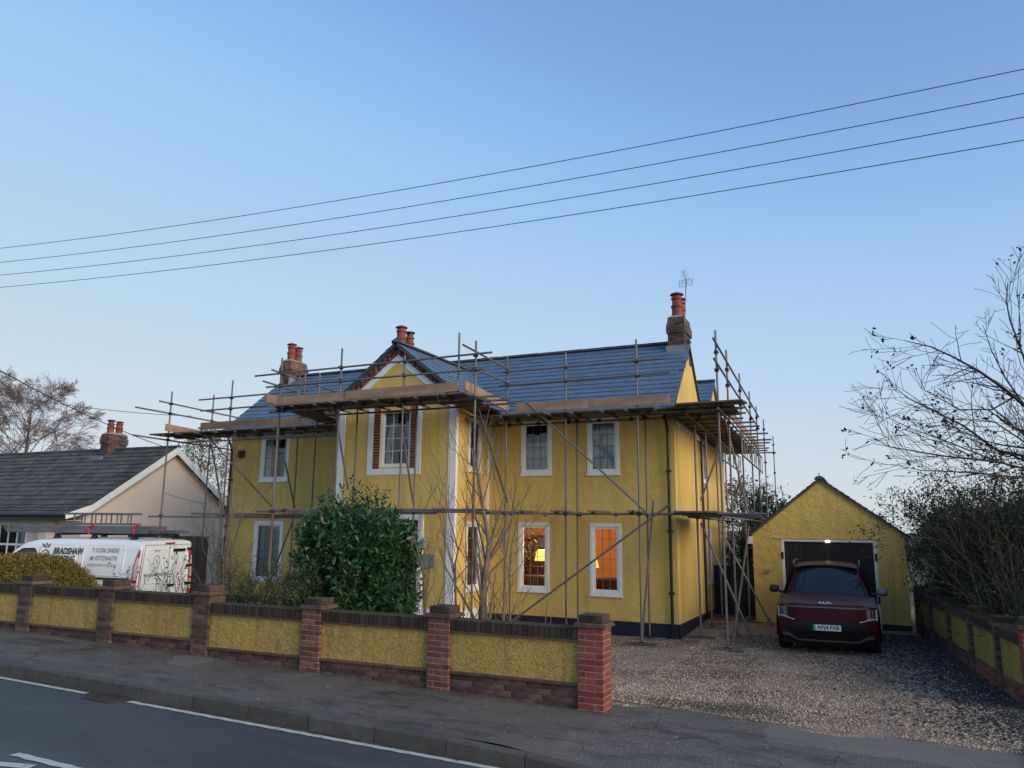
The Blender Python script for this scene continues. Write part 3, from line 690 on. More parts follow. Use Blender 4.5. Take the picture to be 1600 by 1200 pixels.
def window(parent, fn, u0, u1, z0, z1, nx, nz, fr=.085, inner=.045, curtain=0, bars='lead_line', bw=.012, room=True, rec=.0, sill=True, split=1):
    """upvc window: frame (the part), casement, panes, bars, sill as sub-parts"""
    mb = MB(); d0, d1 = -.018 + rec, .09 + rec
    ubox(mb, fn, u0, u0 + fr, z0, z1, d0, d1); ubox(mb, fn, u1 - fr, u1, z0, z1, d0, d1)
    ubox(mb, fn, u0 + fr, u1 - fr, z1 - fr, z1, d0, d1); ubox(mb, fn, u0 + fr, u1 - fr, z0, z0 + fr, d0, d1)
    wn = obj('window', mb, M['white'], parent, bevel=.006)
    a, b_, c, d = u0 + fr, u1 - fr, z0 + fr, z1 - fr; mb = MB(); e0, e1 = d0 + .02, d1 - .01
    ubox(mb, fn, a, a + inner, c, d, e0, e1); ubox(mb, fn, b_ - inner, b_, c, d, e0, e1)
    ubox(mb, fn, a + inner, b_ - inner, d - inner, d, e0, e1); ubox(mb, fn, a + inner, b_ - inner, c, c + inner, e0, e1)
    obj('casement', mb, M['white'], wn, bevel=.005)
    a += inner; b_ -= inner; c += inner; d -= inner; gd = d0 + .055
    mb = MB()
    for i in range(1, nx): ux = a + (b_ - a) * i / nx; ubox(mb, fn, ux - bw / 2, ux + bw / 2, c, d, gd - .008, gd + .012)
    for j in range(1, nz): uz = c + (d - c) * j / nz; ubox(mb, fn, a, b_, uz - bw / 2, uz + bw / 2, gd - .0075, gd + .0115)
    if nx * nz > 1: obj('glazing_bars', mb, M[bars], wn)
    for i in range(nx):
        for j in range(nz):
            p0, p1 = a + (b_ - a) * i / nx, a + (b_ - a) * (i + 1) / nx; q0, q1 = c + (d - c) * j / nz, c + (d - c) * (j + 1) / nz
            tx, tz = random.gauss(0, .0011), random.gauss(0, .0011)
            mb = MB().poly([fn(p0, q0, gd + tx + tz), fn(p1, q0, gd - tx + tz), fn(p1, q1, gd - tx - tz), fn(p0, q1, gd + tx - tz)])
            obj('pane', mb, M['glass'], wn, fix=False)
    if sill: obj('sill', ubox(MB(), fn, u0 - .02, u1 + .02, z0 - .035, z0 - .002, -.05 + rec, .1), M['white'], wn, bevel=.006)
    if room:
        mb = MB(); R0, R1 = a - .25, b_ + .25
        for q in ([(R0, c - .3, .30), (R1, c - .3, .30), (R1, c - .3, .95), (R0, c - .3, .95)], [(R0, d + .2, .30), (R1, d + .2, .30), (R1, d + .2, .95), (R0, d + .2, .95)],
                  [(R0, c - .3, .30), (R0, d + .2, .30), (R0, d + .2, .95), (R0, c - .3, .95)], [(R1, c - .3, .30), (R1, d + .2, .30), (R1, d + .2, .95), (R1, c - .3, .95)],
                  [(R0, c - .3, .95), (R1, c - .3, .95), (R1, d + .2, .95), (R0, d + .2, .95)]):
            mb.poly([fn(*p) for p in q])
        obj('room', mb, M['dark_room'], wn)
    if curtain:
        def drape(ua, ub, za, zb, tie=0):
            mb = MB(); n = 28; rows = 10
            for j in range(rows + 1):
                t = j / rows; z = za + (zb - za) * t
                for i in range(n + 1):
                    s = i / n; uu = ua + (ub - ua) * s
                    if tie: sq = 1 - .62 * math.exp(-((t - .25) / .3) ** 2) if t < .25 else 1 - .62 * math.exp(-((t - .25) / .45) ** 2); uu = ua + (ub - ua) * s * sq
                    mb.v.append(fn(uu, z, .125 + .018 * math.sin(s * 30) + rec))
            for j in range(rows):
                for i in range(n): q = j * (n + 1) + i; mb.f.append((q, q + 1, q + n + 2, q + n + 1)); mb.m.append(0)
            obj('curtain', mb, M['curtain'], wn, smooth=True, fix=False)
        if curtain == 1: drape(a - .03, a + (b_ - a) * .30, c - .03, d + .03, 0); drape(b_ + .03, b_ - (b_ - a) * .18, c - .03, d + .03, 0)
        if curtain == 2: drape(a - .03, a + (b_ - a) * .50, c - .03, d + .03, 1); drape(b_ + .03, b_ - (b_ - a) * .30, c - .03, d + .03, 1)
        if curtain == 3: drape(a - .03, b_ + .03, c - .03, d + .03)
        if curtain == 4: drape(a - .03, b_ + .03, c - .03, c + (d - c) * .62)
    return wn
WU = [(-8.06, -7.21, 3.80, 5.19), (-6.26, -5.43, 3.78, 5.17), (-16.74, -15.66, 3.76, 5.15), (-13.62, -12.75, 3.78, 5.17)]
WL = [(-8.12, -7.27, .92, 2.60), (-6.21, -5.41, .90, 2.59), (-16.80, -15.70, .84, 2.57)]
DOOR = (-11.55, -9.95, .2, 2.62)
sh = lambda w, k=.03: (w[0] + k, w[1] - k, w[2] + k, w[3] - k)
mb = MB(); sheet(mb, front, XL, XR, 0, EAVE + .02, [sh(w) for w in WU + WL]); obj('front_wall', mb, M['yellow_render'], house)
mb = MB(); sheet(mb, bayf, BL, BR, 0, 5.70, [sh((-11.20, -10.24, 3.90, 5.36)), DOOR]); mb.prism([(BL, 5.70), (BR, 5.70), (-10.71, 7.0)], bayf, 0, .2); obj('bay_front_wall', mb, M['yellow_render'], house)
# bay flank with its two narrow windows
ya, yc = onX(732, 700, BR)[1], onX(752, 700, BR)[1]
yb1, yd1 = onX(727, 870, BR)[1], onX(750, 870, BR)[1]
BW = [(ya, yc, 3.85, 5.2), (yb1, yd1, .95, 2.60)]
mb = MB(); sheet(mb, bays, YB, YF, 0, 5.6, [sh(w) for w in BW]); obj('bay_flank_wall', mb, M['yellow_render'], house)
mb = MB(); sheet(mb, bayl, YB, YF, 0, 5.6, []); obj('bay_flank_wall', mb, M['yellow_render'], house)
# right flank with two gables
Y1, Y2, YE = 23.2, 28.0, 28.0
SW = [(22.75, 23.65, 3.8, 5.1), (23.1, 24.0, .95, 2.5)]
mb = MB(); sheet(mb, side, YF, YE, 0, EAVE - .05, [sh(w) for w in SW])
mb.prism([(YF, EAVE - .05), (Y1, EAVE - .05), (YR, RIDGE - .06)], side, 0, .2); mb.prism([(Y1, EAVE - .05), (YE, EAVE - .05), (25.6, 7.24)], side, 0, .2)
obj('right_gable_wall', mb, M['yellow_render'], house)
mb = MB(); mb.prism([(YF + .005, 0), (Y1, 0), (Y1, EAVE - .05), (YR, RIDGE - .06), (YF + .005, EAVE - .05)], lambda u, z, d: (XL + d, u, z), 0, .25); obj('left_gable_wall', mb, M['yellow_render'], house)
# painted plinth band
mb = MB(); mb.box(BR + .02, XR + .018, YF - .018, YF - .001, -.15, .335); obj('plinth', mb, M['navy'], house)
mb = MB(); mb.box(XL, BL - .02, YF - .018, YF - .001, -.1, .40); obj('plinth', mb, M['navy'], house)
mb = MB(); a, b_ = YF - .018, YE
mb.hexa([(xs_(a), a, -.2), (xs_(a) + .019, a, -.2), (xs_(b_) + .019, b_, -.2), (xs_(b_), b_, -.2), (xs_(a), a, .334), (xs_(a) + .019, a, .334), (xs_(b_) + .019, b_, .02), (xs_(b_), b_, .02)]); obj('plinth', mb, M['navy'], house)
mb = MB(); mb.box(BL - .02, BR + .02, YB - .022, YB - .001, 0, .55).box(BR + .001, BR + .022, YB, YB + 1.3, 0, .5); obj('bay_plinth', mb, M['white_paint'], house)
# white quoin boards of the bay
for nm, bx_ in (('corner_trim', (BL - .012, BL + .18, YB - .014, YB - .0005, .55, 5.62)), ('corner_trim', (BR - .20, BR + .012, YB - .014, YB - .0005, .55, 5.62)), ('corner_trim', (BR + .0005, BR + .014, YB, YB + .08, .5, 5.6)), ('corner_trim', (BR + .0005, BR + .014, YF - .12, YF - .002, .35, 5.5))):
    obj(nm, MB().box(*bx_), M['white_paint'], house)
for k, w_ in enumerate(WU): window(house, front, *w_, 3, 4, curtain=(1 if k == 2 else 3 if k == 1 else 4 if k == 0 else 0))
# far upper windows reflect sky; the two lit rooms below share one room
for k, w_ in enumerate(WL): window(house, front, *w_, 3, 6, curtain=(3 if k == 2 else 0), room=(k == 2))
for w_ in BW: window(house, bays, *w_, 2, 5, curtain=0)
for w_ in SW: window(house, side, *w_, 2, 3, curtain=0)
# bay window: white surround, brick reveals, sash
mb = MB(); S = (-11.54, -9.95, 3.74, 5.42)
ubox(mb, bayf, S[0], S[0] + .17, S[2], S[3], -.014, -.0005); ubox(mb, bayf, S[1] - .17, S[1], S[2], S[3], -.014, -.0005); ubox(mb, bayf, S[0] + .171, S[1] - .171, S[2], S[2] + .15, -.0135, -.0005)
obj('window_surround', mb, M['white_paint'], house)
mb = MB()
for xa, xb_ in ((S[0] + .172, -11.175), (-10.265, S[1] - .172)):
    z = S[2] + .155; k = 0
    while z < S[3]:
        mb.box(xa + .002, xb_ - .002, YB - .012, YB + .1, z, z + .062); z += .075; k += 1
obj('brick_reveal', mb, M['brick_reveal'], house)['kind'] = 'stuff'
window(house, bayf, -11.18, -10.26, 3.92, 5.40, 3, 4, fr=.07, inner=.03, curtain=2, bars='white', bw=.016, rec=.06)
# front door in the bay, mostly behind the laurel
mb = MB(); ubox(mb, bayf, DOOR[0] - .14, DOOR[0], .2, 2.76, -.03, .05); ubox(mb, bayf, DOOR[1], DOOR[1] + .14, .2, 2.76, -.03, .05); ubox(mb, bayf, DOOR[0], DOOR[1], 2.62, 2.76, -.03, .05)
obj('door_surround', mb, M['white_paint'], house)
dr = obj('front_door', ubox(MB(), bayf, DOOR[0], DOOR[1], .2, 2.62, .12, .17), M['car_black'], house)
for ux in (-11.35, -10.65): obj('panel', ubox(MB(), bayf, ux, ux + .5, .5, 2.3, .105, .12), M['car_black'], dr, bevel=.01)
obj('lantern', MB().lathe([(.03, 0), (.07, .05), (.075, .2), (.09, .21), (.03, .28)], (-9.72, YB - .12, 1.92), 8).beam((-9.72, YB, 2.2), (-9.72, YB - .12, 2.2), .02, .02), M['lead'], house)
pq = [(-9.92, 1.55), (-9.80, 1.50), (-9.62, 1.49), (-9.47, 1.54), (-9.45, 1.66), (-9.47, 1.80), (-9.60, 1.84), (-9.85, 1.83), (-9.94, 1.70)]
obj('plaque', MB().prism(pq, bayf, -.035, -.001), M['plaque'], house, bevel=.006)
obj('alarm_box', ubox(MB(), front, -17.62, -17.38, 4.50, 4.72, -.07, -.001), M['fence_wood'], house, bevel=.01)
# lit sitting room behind the two lower windows
rm = MB(); rx0, rx1, ry0, ry1, rz0, rz1 = -9.5, -4.6, YF + .285, 21.8, .3, 2.9
rm.poly([(rx0, ry1, rz0), (rx1, ry1, rz0), (rx1, ry1, rz1), (rx0, ry1, rz1)]).poly([(rx0, ry0, rz0), (rx0, ry1, rz0), (rx0, ry1, rz1), (rx0, ry0, rz1)]).poly([(rx1, ry0, rz0), (rx1, ry1, rz0), (rx1, ry1, rz1), (rx1, ry0, rz1)])
rm.poly([(rx0, ry0, rz1), (rx1, ry0, rz1), (rx1, ry1, rz1), (rx0, ry1, rz1)]).poly([(rx0, ry0, rz0), (rx1, ry0, rz0), (rx1, ry1, rz0), (rx0, ry1, rz0)])
obj('sitting_room', rm, M['orange_wall'], house)
def table_lamp(px_, py_, Y, label, tlabel, s=1.):
    c = onY(px_, py_, Y); x, y, z = c
    t = thing('table_lamp', label, 'lamp', (x, y, z - .62 * s))
    obj('lamp_shade', MB().lathe([(.20 * s, -.13 * s), (.13 * s, .15 * s)], (x, y, z), 20), M['shade_glow'], t, smooth=40)
    obj('lamp_base', MB().lathe([(.09 * s, -.62 * s), (.09 * s, -.6 * s), (.03 * s, -.55 * s), (.06 * s, -.4 * s), (.05 * s, -.28 * s), (.015 * s, -.2 * s), (.015 * s, -.12 * s)], (x, y, z), 14), M['furniture'], t, smooth=40)
    tb = thing('side_table', tlabel, 'table', (x, y, rz0 + .001))
    obj('table_top', MB().box(x - .42, x + .3, y - .22, y + .22, z - .66 * s, z - .622 * s), M['furniture'], tb)
    for sx in (-.38, .26):
        for sy in (-.18, .18): obj('leg', MB().box(x + sx - .02, x + sx + .02, y + sy - .02, y + sy + .02, rz0 + .002, z - .662 * s), M['furniture'], tb)
    l = bpy.data.lights.new('lamp_light', 'POINT'); l.energy = 120 * s ** 7; l.color = (1, .60, .26); l.shadow_soft_size = .1
    lo = bpy.data.objects.new('lamp_light', l); col.objects.link(lo); lo.parent = t; lo.location = (0, 0, .62 * s + .24)
    return t
table_lamp(847, 868, 19.35, 'glowing yellow shaded lamp seen through the lit window nearer the bay', 'dark wooden table under the lamp in the lit window nearer the bay')
table_lamp(926, 880, 19.0, 'orange shaded lamp at the left edge of the lit window nearest the house corner', 'small dark table under the orange lamp nearest the house corner', .8)
pl = thing('dark_plant', 'dark leafy pot plant inside the lit window nearer the bay', 'plant', (-8.55, 19.2, rz0 + .001))
mb = MB().lathe([(.12, 0), (.17, .9), (.16, .95)], (-8.55, 19.2, rz0 + .002), 14); obj('pot', mb, M['furniture'], pl)
_P = np.array([-8.5, 19.25, 1.75]) + RNG.normal(0, 1, (420, 3)) * np.array([.20, .16, .33]); _V, _F = leaves(_P, RNG.normal(0, 1, (420, 3)), .14, .35); raw('foliage', _V, _F, M['brown_leaf'], pl, kind='stuff')
for _x, _lb in ((-7.6, 'dark sofa back behind the lit window nearer the bay'), (-5.6, 'dark sofa back behind the lit window nearest the house corner')):
    sf = thing('sofa', _lb, 'sofa', (_x, 18.95, rz0 + .001)); obj('seat', MB().box(_x - .8, _x + .8, 18.86, 19.5, rz0 + .05, rz0 + .45), M['furniture'], sf, bevel=.06)
    obj('backrest', MB().box(_x - .8, _x + .8, 18.62, 18.85, rz0 + .05, rz0 + .98), M['furniture'], sf, bevel=.06)
    for _s in (-1, 1): obj('arm', MB().box(_x + _s * .9 - .09, _x + _s * .9 + .09, 18.62, 19.5, rz0 + .05, rz0 + .65), M['furniture'], sf, bevel=.05)
pic = thing('wall_picture', 'dark framed picture on the lit room wall seen through the corner window', 'picture', (-6.0, ry1 - .03, 1.5)); obj('frame', MB().box(-6.5, -5.7, ry1 - .04, ry1 - .002, 1.45, 2.15), M['furniture'], pic, bevel=.01); obj('canvas', MB().box(-6.43, -5.77, ry1 - .046, ry1 - .0405, 1.52, 2.08), M['fence_wood'], pic)
cbn = thing('cabinet', 'dark tall cabinet in the lit room seen through the window nearer the bay', 'cabinet', (-8.6, 21.5, rz0 + .001)); obj('body', MB().box(-9.2, -8.0, 21.3, 21.78, rz0 + .002, 2.2), M['furniture'], cbn, bevel=.01)
for _x in (-9.19, -8.595): obj('door', MB().box(_x + .01, _x + .585, 21.28, 21.299, rz0 + .1, 2.15), M['furniture'], cbn, bevel=.006)
# ---- roofs
def slates(parent, o0, along, up, wd, ex, material, thick=.012, lift=.016, jit=.003, name='slates', trim=None):
    o0, along, up = (np.array(a, float) for a in (o0, along, up)); L, Hh = np.linalg.norm(along), np.linalg.norm(up); a, b_ = along / L, up / Hh; nrm = np.cross(a, b_)
    if nrm[2] < 0: nrm = -nrm
    mb = MB(); rows = int(math.ceil(Hh / ex))
    for j in range(rows):
        s0 = j * ex - .03; s1 = min(s0 + ex * 1.22, Hh); x = -(wd / 2 if j % 2 else 0)
        while x < L:
            x0, x1 = max(x, 0) + .002, min(x + wd, L) - .002
            if x1 - x0 > .03 and (trim is None or trim((x0 + x1) / 2, s0)):
                dj = random.uniform(-jit, jit); dl = random.uniform(0, .006)
                h0, h1 = lift + .004 + dl, .003
                q = []
                for hh in (0, thick):
                    for (xx, ss, h) in ((x0, s0 + dj, h0), (x1, s0 + dj, h0), (x1, s1, h1), (x0, s1, h1)): q.append(o0 + a * xx + b_ * ss + nrm * (h + hh))
                mb.hexa(q)
            x += wd
    o = obj(name, mb, material, parent); o['kind'] = 'stuff'; return o
def roofdeck(name, pts, material, parent, th=.06):
    pts = [np.array(p, float) for p in pts]; n = _n(np.cross(pts[1] - pts[0], pts[2] - pts[1])); n = n if n[2] > 0 else -n
    mb = MB(); k = len(pts); mb.v = [tuple(p) for p in pts] + [tuple(p - n * th) for p in pts]
    mb.f = [tuple(range(k)), tuple(range(2 * k - 1, k - 1, -1))] + [(i, i + k, (i + 1) % k + k, (i + 1) % k) for i in range(k)]; mb.m = [0] * len(mb.f)
    return obj(name, mb, material, parent)
RXL, RXR = XL - .16, -4.03
E0 = np.array([RXL, YF - .26, EAVE - .02]); upv = np.array([0, YR - YF + .26, RIDGE - EAVE + .02])
rf = roofdeck('roof', [E0, (RXR, E0[1], E0[2]), (RXR + SK * 2.5, YR, RIDGE), (RXL, YR, RIDGE)], M['slate'], house)
slates(rf, E0, (RXR - RXL, 0, 0), upv, .30, .235, M['slate'], trim=lambda x, s: x < RXR - RXL - .02 - .047 * s)
rf2 = roofdeck('roof', [(RXL, YR, RIDGE), (RXR + SK * 2.5, YR, RIDGE), (RXR + SK * 5, Y1 + .1, EAVE), (RXL, Y1 + .1, EAVE)], M['slate'], house)
rf3 = roofdeck('roof', [(-16, Y1 - .1, EAVE), (xs_(Y1) + .08, Y1 - .1, EAVE), (xs_(25.6) + .08, 25.6, 7.3), (-16, 25.6, 7.3)], M['slate'], house)
slates(rf3, (-9, Y1 - .1, EAVE), (9 + xs_(24.4) + .06, 0, 0), (0, 25.7 - Y1, 7.3 - EAVE), .30, .235, M['slate'])
rf4 = roofdeck('roof', [(-16, 25.6, 7.3), (xs_(25.6) + .08, 25.6, 7.3), (xs_(YE) + .08, YE + .2, EAVE - .1), (-16, YE + .2, EAVE - .1)], M['slate'], house)
def ridge_tiles(parent, p, q, L=.45, r=.11):
    p, q = np.array(p, float), np.array(q, float); n = int(np.linalg.norm(q - p) / L); d = (q - p) / n; mb = MB()
    for i in range(n):
        a = p + d * i + d * .01; b_ = p + d * (i + 1.03); j = random.uniform(-.004, .004); sd = _n(np.cross(d, (0, 0, 1)))
        vs_ = []
        for pt, k in ((a, 1.0), (b_, 1.06)):
            for t in range(7):
                an = math.pi * (t / 6); vs_.append(pt + sd * math.cos(an) * r * k * 1.15 + np.array([0, 0, math.sin(an) * r * .75 * k - .04 + j]))
        mb.add(vs_, [(t, t + 1, t + 8, t + 7) for t in range(6)] + [tuple(range(6, -1, -1)), tuple(range(7, 14))])
    o = obj('ridge_tiles', mb, M['ridge'], parent, fix=False); o['kind'] = 'stuff'; return o
ridge_tiles(rf, (RXL, YR, RIDGE + .03), (RXR + SK * 2.5, YR, RIDGE + .03))
ridge_tiles(rf3, (-9, 25.6, 7.33), (xs_(25.6) + .08, 25.6, 7.33))
# bay roof
BAX, BAZ, BEZ = -10.71, 7.09, 5.46
bw_ = 2.12
for s in (-1, 1):
    ex_ = BAX + s * bw_
    rb = roofdeck('bay_roof', [(ex_, YB - .16, BEZ), (ex_, 20.4, BEZ), (BAX, 20.4, BAZ), (BAX, YB - .16, BAZ)], M['slate'], house)
    if s > 0: slates(rb, (ex_, YB - .17, BEZ), (0, 4.2, 0), (BAX - ex_, 0, BAZ - BEZ), .30, .235, M['slate'])
    else: slates(rb, (ex_, YB - .17, BEZ), (0, 3.6, 0), (BAX - ex_, 0, BAZ - BEZ), .30, .235, M['slate'])
    # verge: brick dentil band and white board under it, both following the slope
    sl_ = np.array([BAX - ex_, 0, BAZ - BEZ]); Ls = np.linalg.norm(sl_); sd = sl_ / Ls; nn = np.array([-sd[2] * s, 0, abs(sd[0])]) * 1.0
    nn = np.array([sd[2] * (1 if s > 0 else -1) * 1.0, 0, abs(sd[0])])
    base = np.array([ex_, 0, BEZ])
    mb = MB(); n = int(Ls / .082)
    for i in range(n):
        for rr_ in range(2):
            c = base + sd * ((i + .5 + .5 * (rr_ % 2)) * Ls / n) - nn * (.095 + rr_ * .082); pr_ = .05 if (i + rr_) % 2 else .02
            if (c[0] - BAX) * s < .01: continue
            mb.obox((c[0], YB - pr_ / 2 - .012, c[2]), sd * .035, (0, pr_ / 2 + .011, 0), nn * .035)
    obj('brick_verge', mb, M['brick_mixed'], house)['kind'] = 'stuff'
    q0, q1 = base + sd * .02 - nn * .175, base + sd * (Ls + .0) - nn * .175
    def lim(p): return p
    th = .19; a0 = base + sd * .30 - nn * .178; kk = (BAX - a0[0]) / sd[0]; a1 = a0 + sd * kk
    b0 = base + sd * .12 - nn * (.178 + th); kk = (BAX - b0[0]) / sd[0]; b1 = b0 + sd * kk
    b0 = base + sd * .40 - nn * (.178 + th)
    mb = MB(); mb.prism([(a0[0], a0[2]), (a1[0], a1[2]), (b1[0], b1[2]), (b0[0], b0[2])], bayf, -.016 - .001 * s, -.0006); obj('gable_trim', mb, M['white_paint'], house)
    cm = MB(); cm.beam(base - nn * .03 + np.array([0, YB - .15, 0]), base + sd * Ls - nn * .03 + np.array([0, YB - .15, 0]), .05, .06, (0, 0, 1)); obj('verge_strip', cm, M['ridge'], house)
ridge_tiles(rb, (BAX, YB - .17, BAZ + .03), (BAX, 20.2, BAZ + .03))
obj('finial', MB().lathe([(.13, 0), (.13, .05), (.02, .13)], (BAX, YB - .12, BAZ - .0), 8), M['ridge'], house)
# eaves: fascia, gutter, downpipes
obj('fascia', MB().box(BR + .3, RXR, YF - .24, YF - .215, EAVE - .2, EAVE - .05).box(RXL, BL - .3, YF - .24, YF - .215, EAVE - .2, EAVE - .05), M['white_paint'], house)
obj('soffit', MB().box(BR + .03, RXR, YF - .212, YF - .002, EAVE - .19, EAVE - .17).box(RXL, BL - .03, YF - .212, YF - .002, EAVE - .19, EAVE - .17), M['white_paint'], house)
obj('gutter', MB().path([(BR + .2, YF - .30, EAVE - .07), (RXR + .05, YF - .30, EAVE - .07)], .055, 8), M['black_plastic'], house)
obj('gutter', MB().path([(RXL - .05, YF - .30, EAVE - .07), (BL - .2, YF - .30, EAVE - .07)], .055, 8), M['black_plastic'], house)
for x in (-4.22, -17.86):
    dp = obj('downpipe', MB().path([(x, YF - .29, EAVE - .1), (x, YF - .27, EAVE - .25), (x, YF - .08, EAVE - .55), (x, YF - .07, EAVE - .7), (x, YF - .07, .05)], .036, 10), M['black_plastic'], house, smooth=40)
    for z in (1.0, 2.4, 3.8): obj('bracket', MB().box(x - .06, x + .06, YF - .1, YF - .001, z, z + .05), M['black_plastic'], dp)
yy = 22.1; dp = obj('downpipe', MB().path([(xs_(yy) + .07, yy, EAVE - .4), (xs_(yy) + .07, yy, .05)], .036, 10), M['black_plastic'], house, smooth=40)
# bargeboard along right gable edge
for (ya_, za_, yb_, zb_, nm) in ((YF - .25, EAVE - .06, YR, RIDGE - .06, 0), (Y1 + .1, EAVE - .04, YR, RIDGE - .06, 0)):
    mb = MB(); mb.beam((xs_(ya_) + .045, ya_, za_ - .03), (xs_(yb_) + .045, yb_, zb_ - .03), .03, .07); obj('verge_strip', mb, M['ridge'], house)
obj('eave_end', MB().box(XR + .002, XR + .05, YF - .25, YF + .12, EAVE - .22, EAVE - .03), M['white_paint'], house)
mb = MB()
k = 0; yy = YF + .2
while yy < YE - .3: mb.hexa([(xs_(yy) + .001, yy, EAVE - .42), (xs_(yy) + .06, yy, EAVE - .42), (xs_(yy) + .06, yy + .3, EAVE - .42), (xs_(yy) + .001, yy + .3, EAVE - .42), (xs_(yy) + .001, yy, EAVE - .30), (xs_(yy) + .06, yy, EAVE - .30), (xs_(yy) + .06, yy + .3, EAVE - .30), (xs_(yy) + .001, yy + .3, EAVE - .30)]); yy += .55
obj('eave_blocks', mb, M['white_paint'], house)['kind'] = 'stuff'
# ---- chimneys
def pot(parent, x, y, z, h=.62, r=.15, cowl=False):
    o = obj('chimney_pot', MB().lathe([(r * .98, 0), (r * .95, h * .42), (r * 1.12, h * .45), (r * 1.12, h * .52), (r * .92, h * .56), (r * .86, h * .78), (r * 1.05, h * .82), (r * 1.05, h * .9), (r * .8, h * .92), (r * .8, h)], (x, y, z), 18), M['terracotta'], parent, smooth=35)
    c = MB().lathe([(r * .5, h), (r * .5, h * 1.02), (r * 1.25, h * 1.03), (r * 1.15, h * 1.08), (r * .3, h * 1.16)], (x, y, z), 18) if not cowl else MB().lathe([(r * .8, h * 1.0), (r * .8, h * 1.16), (r * 1.2, h * 1.18), (r * 1.1, h * 1.26), (r * .2, h * 1.3)], (x, y, z), 18)
    obj('cowl', c, M['black_plastic' if cowl else 'terracotta'], o, smooth=35); return o
def stack(parent, x0, x1, y0, y1, z0, z1, material, pots):
    ch = obj('chimney', MB().box(x0 + .012, x1 - .012, y0 + .012, y1 - .012, z0, z1 - .01), M['mortar_dirty'], parent)
    mb = MB(); z = z0; k = 0; n = int((z1 - z0) / .075)
    for k in range(n):
        z = z0 + k * .075; e = .035 if (n - 5 <= k <= n - 3) else .018 if k == n - 2 else 0.; Lb = .225; o = .11 if k % 2 else 0
        X0, X1, Y0_, Y1_ = x0 - e, x1 + e, y0 - e, y1 + e
        for (fx, a, b_) in ((0, X0, X1), (1, Y0_, Y1_)):
            u_ = a - o
            while u_ < b_ - .02:
                p0, p1 = max(u_, a) + .004, min(u_ + Lb, b_) - .004; u_ += Lb
                if p1 - p0 < .03: continue
                jj = random.uniform(-.004, .004)
                if fx == 0:
                    mb.box(p0, p1, Y0_ + jj, Y0_ + .09, z, z + .064); mb.box(p0, p1, Y1_ - .09, Y1_ + jj, z, z + .064)
                else:
                    mb.box(X0 + jj, X0 + .09, p0 + .09 * (p0 < a + .05), p1 - .09 * (p1 > b_ - .05), z + .001, z + .063); mb.box(X1 - .09, X1 + jj, p0 + .09 * (p0 < a + .05), p1 - .09 * (p1 > b_ - .05), z + .001, z + .063)
    obj('chimney_bricks', mb, material, ch)['kind'] = 'stuff'
    obj('flaunching', MB().hexa([(x0, y0, z1 - .012), (x1, y0, z1 - .012), (x1, y1, z1 - .012), (x0, y1, z1 - .012), (x0 + .1, y0 + .1, z1 + .07), (x1 - .1, y0 + .1, z1 + .07), (x1 - .1, y1 - .1, z1 + .07), (x0 + .1, y1 - .1, z1 + .07)]), M['mortar'], ch)
    for p in pots: pot(ch, p[0], p[1], z1 + .04, *p[2:])
    return ch
ch = stack(house, -4.66, -4.20, 20.3, 21.14, 6.9, 8.17, M['brick_dark'], [(-4.43, 20.55, .62, .15), (-4.43, 20.92, .58, .15)])
obj('lead_flashing', MB().box(-4.70, -4.19, 20.26, 20.298, 7.12, 7.36), M['lead'], ch)
ch = stack(house, -18.10, -17.64, 20.3, 21.15, 6.9, 8.02, M['brick_mixed'], [(-17.87, 20.55, .55, .14), (-17.87, 20.90, .50, .14)])
obj('lead_flashing', MB().box(-17.639, -17.58, 20.2, 20.9, 7.15, 7.42), M['lead'], ch)
stack(house, -13.55, -13.10, 20.3, 21.15, 6.9, 8.06, M['brick_mixed'], [(-13.36, 20.50, .66, .16), (-13.30, 20.92, .5, .14, True)])
# television aerial strapped to the right chimney
ae = thing('television_aerial', 'thin metal television aerial on a mast strapped to the right chimney', 'aerial', (-4.19, 20.29, 7.75))
am = onY(1072, 436, 20.28)
obj('mast', MB().path([(-4.19, 20.28, 7.7), (am[0], 20.28, am[2])], .013, 6), M['lead'], ae)
bz = am[2] - .12; bx0 = am[0]
obj('boom', MB().path([(bx0 - .12, 20.5, bz + .45), (bx0 + .02, 20.25, bz - .02)], .010, 6), M['lead'], ae)
for i in range(6):
    t = i / 6; c = np.array([bx0 - .12, 20.5, bz + .45]) * (1 - t) + np.array([bx0 + .02, 20.25, bz]) * t
    obj('element', MB().path([c + np.array([-.11, .05, -.02]), c + np.array([.11, -.05, .02])], .004, 5), M['lead'], ae)
rfm = MB()
for dz in (-.09, -.03, .03, .09): rfm.path([(bx0 - .19, 20.3, bz + dz), (bx0 + .19, 20.2, bz + dz)], .006, 5)
for dx in (-.19, 0, .19): rfm.path([(bx0 + dx, 20.25 - dx * .26, bz - .09), (bx0 + dx, 20.25 - dx * .26, bz + .09)], .006, 5)
obj('reflector', rfm, M['lead'], ae)
# ---------------------------------------------------------------- garage
YG, GL, GR = 22.3, -2.93, .81
GAX, GAZ, GEZ = -1.13, 3.84, 2.40
gar = thing('yellow_garage', 'yellow rendered garage with pointed gable and dark wooden doors', 'garage', (-1.06, 24.5, 0))
gf = lambda u, z, d: (u, YG + d, z)
D = (-2.12, .06, -.02, 2.18)
mb = MB(); sheet(mb, gf, GL, GR, -.05, GEZ, [(D[0] - .07, D[1] + .07, D[2] - .03, D[3] + .06)], thick=.2); mb.prism([(GL, GEZ), (GR, GEZ), (GAX, GAZ - .04)], gf, 0, .2)
obj('front_wall', mb, M['garage_render'], gar)
obj('side_wall', MB().box(GL, GL + .2, YG + .2, YG + 5.5, -.05, GEZ), M['garage_render'], gar); obj('side_wall', MB().box(GR - .2, GR, YG + .2, YG + 5.5, -.05, GEZ), M['garage_render'], gar)
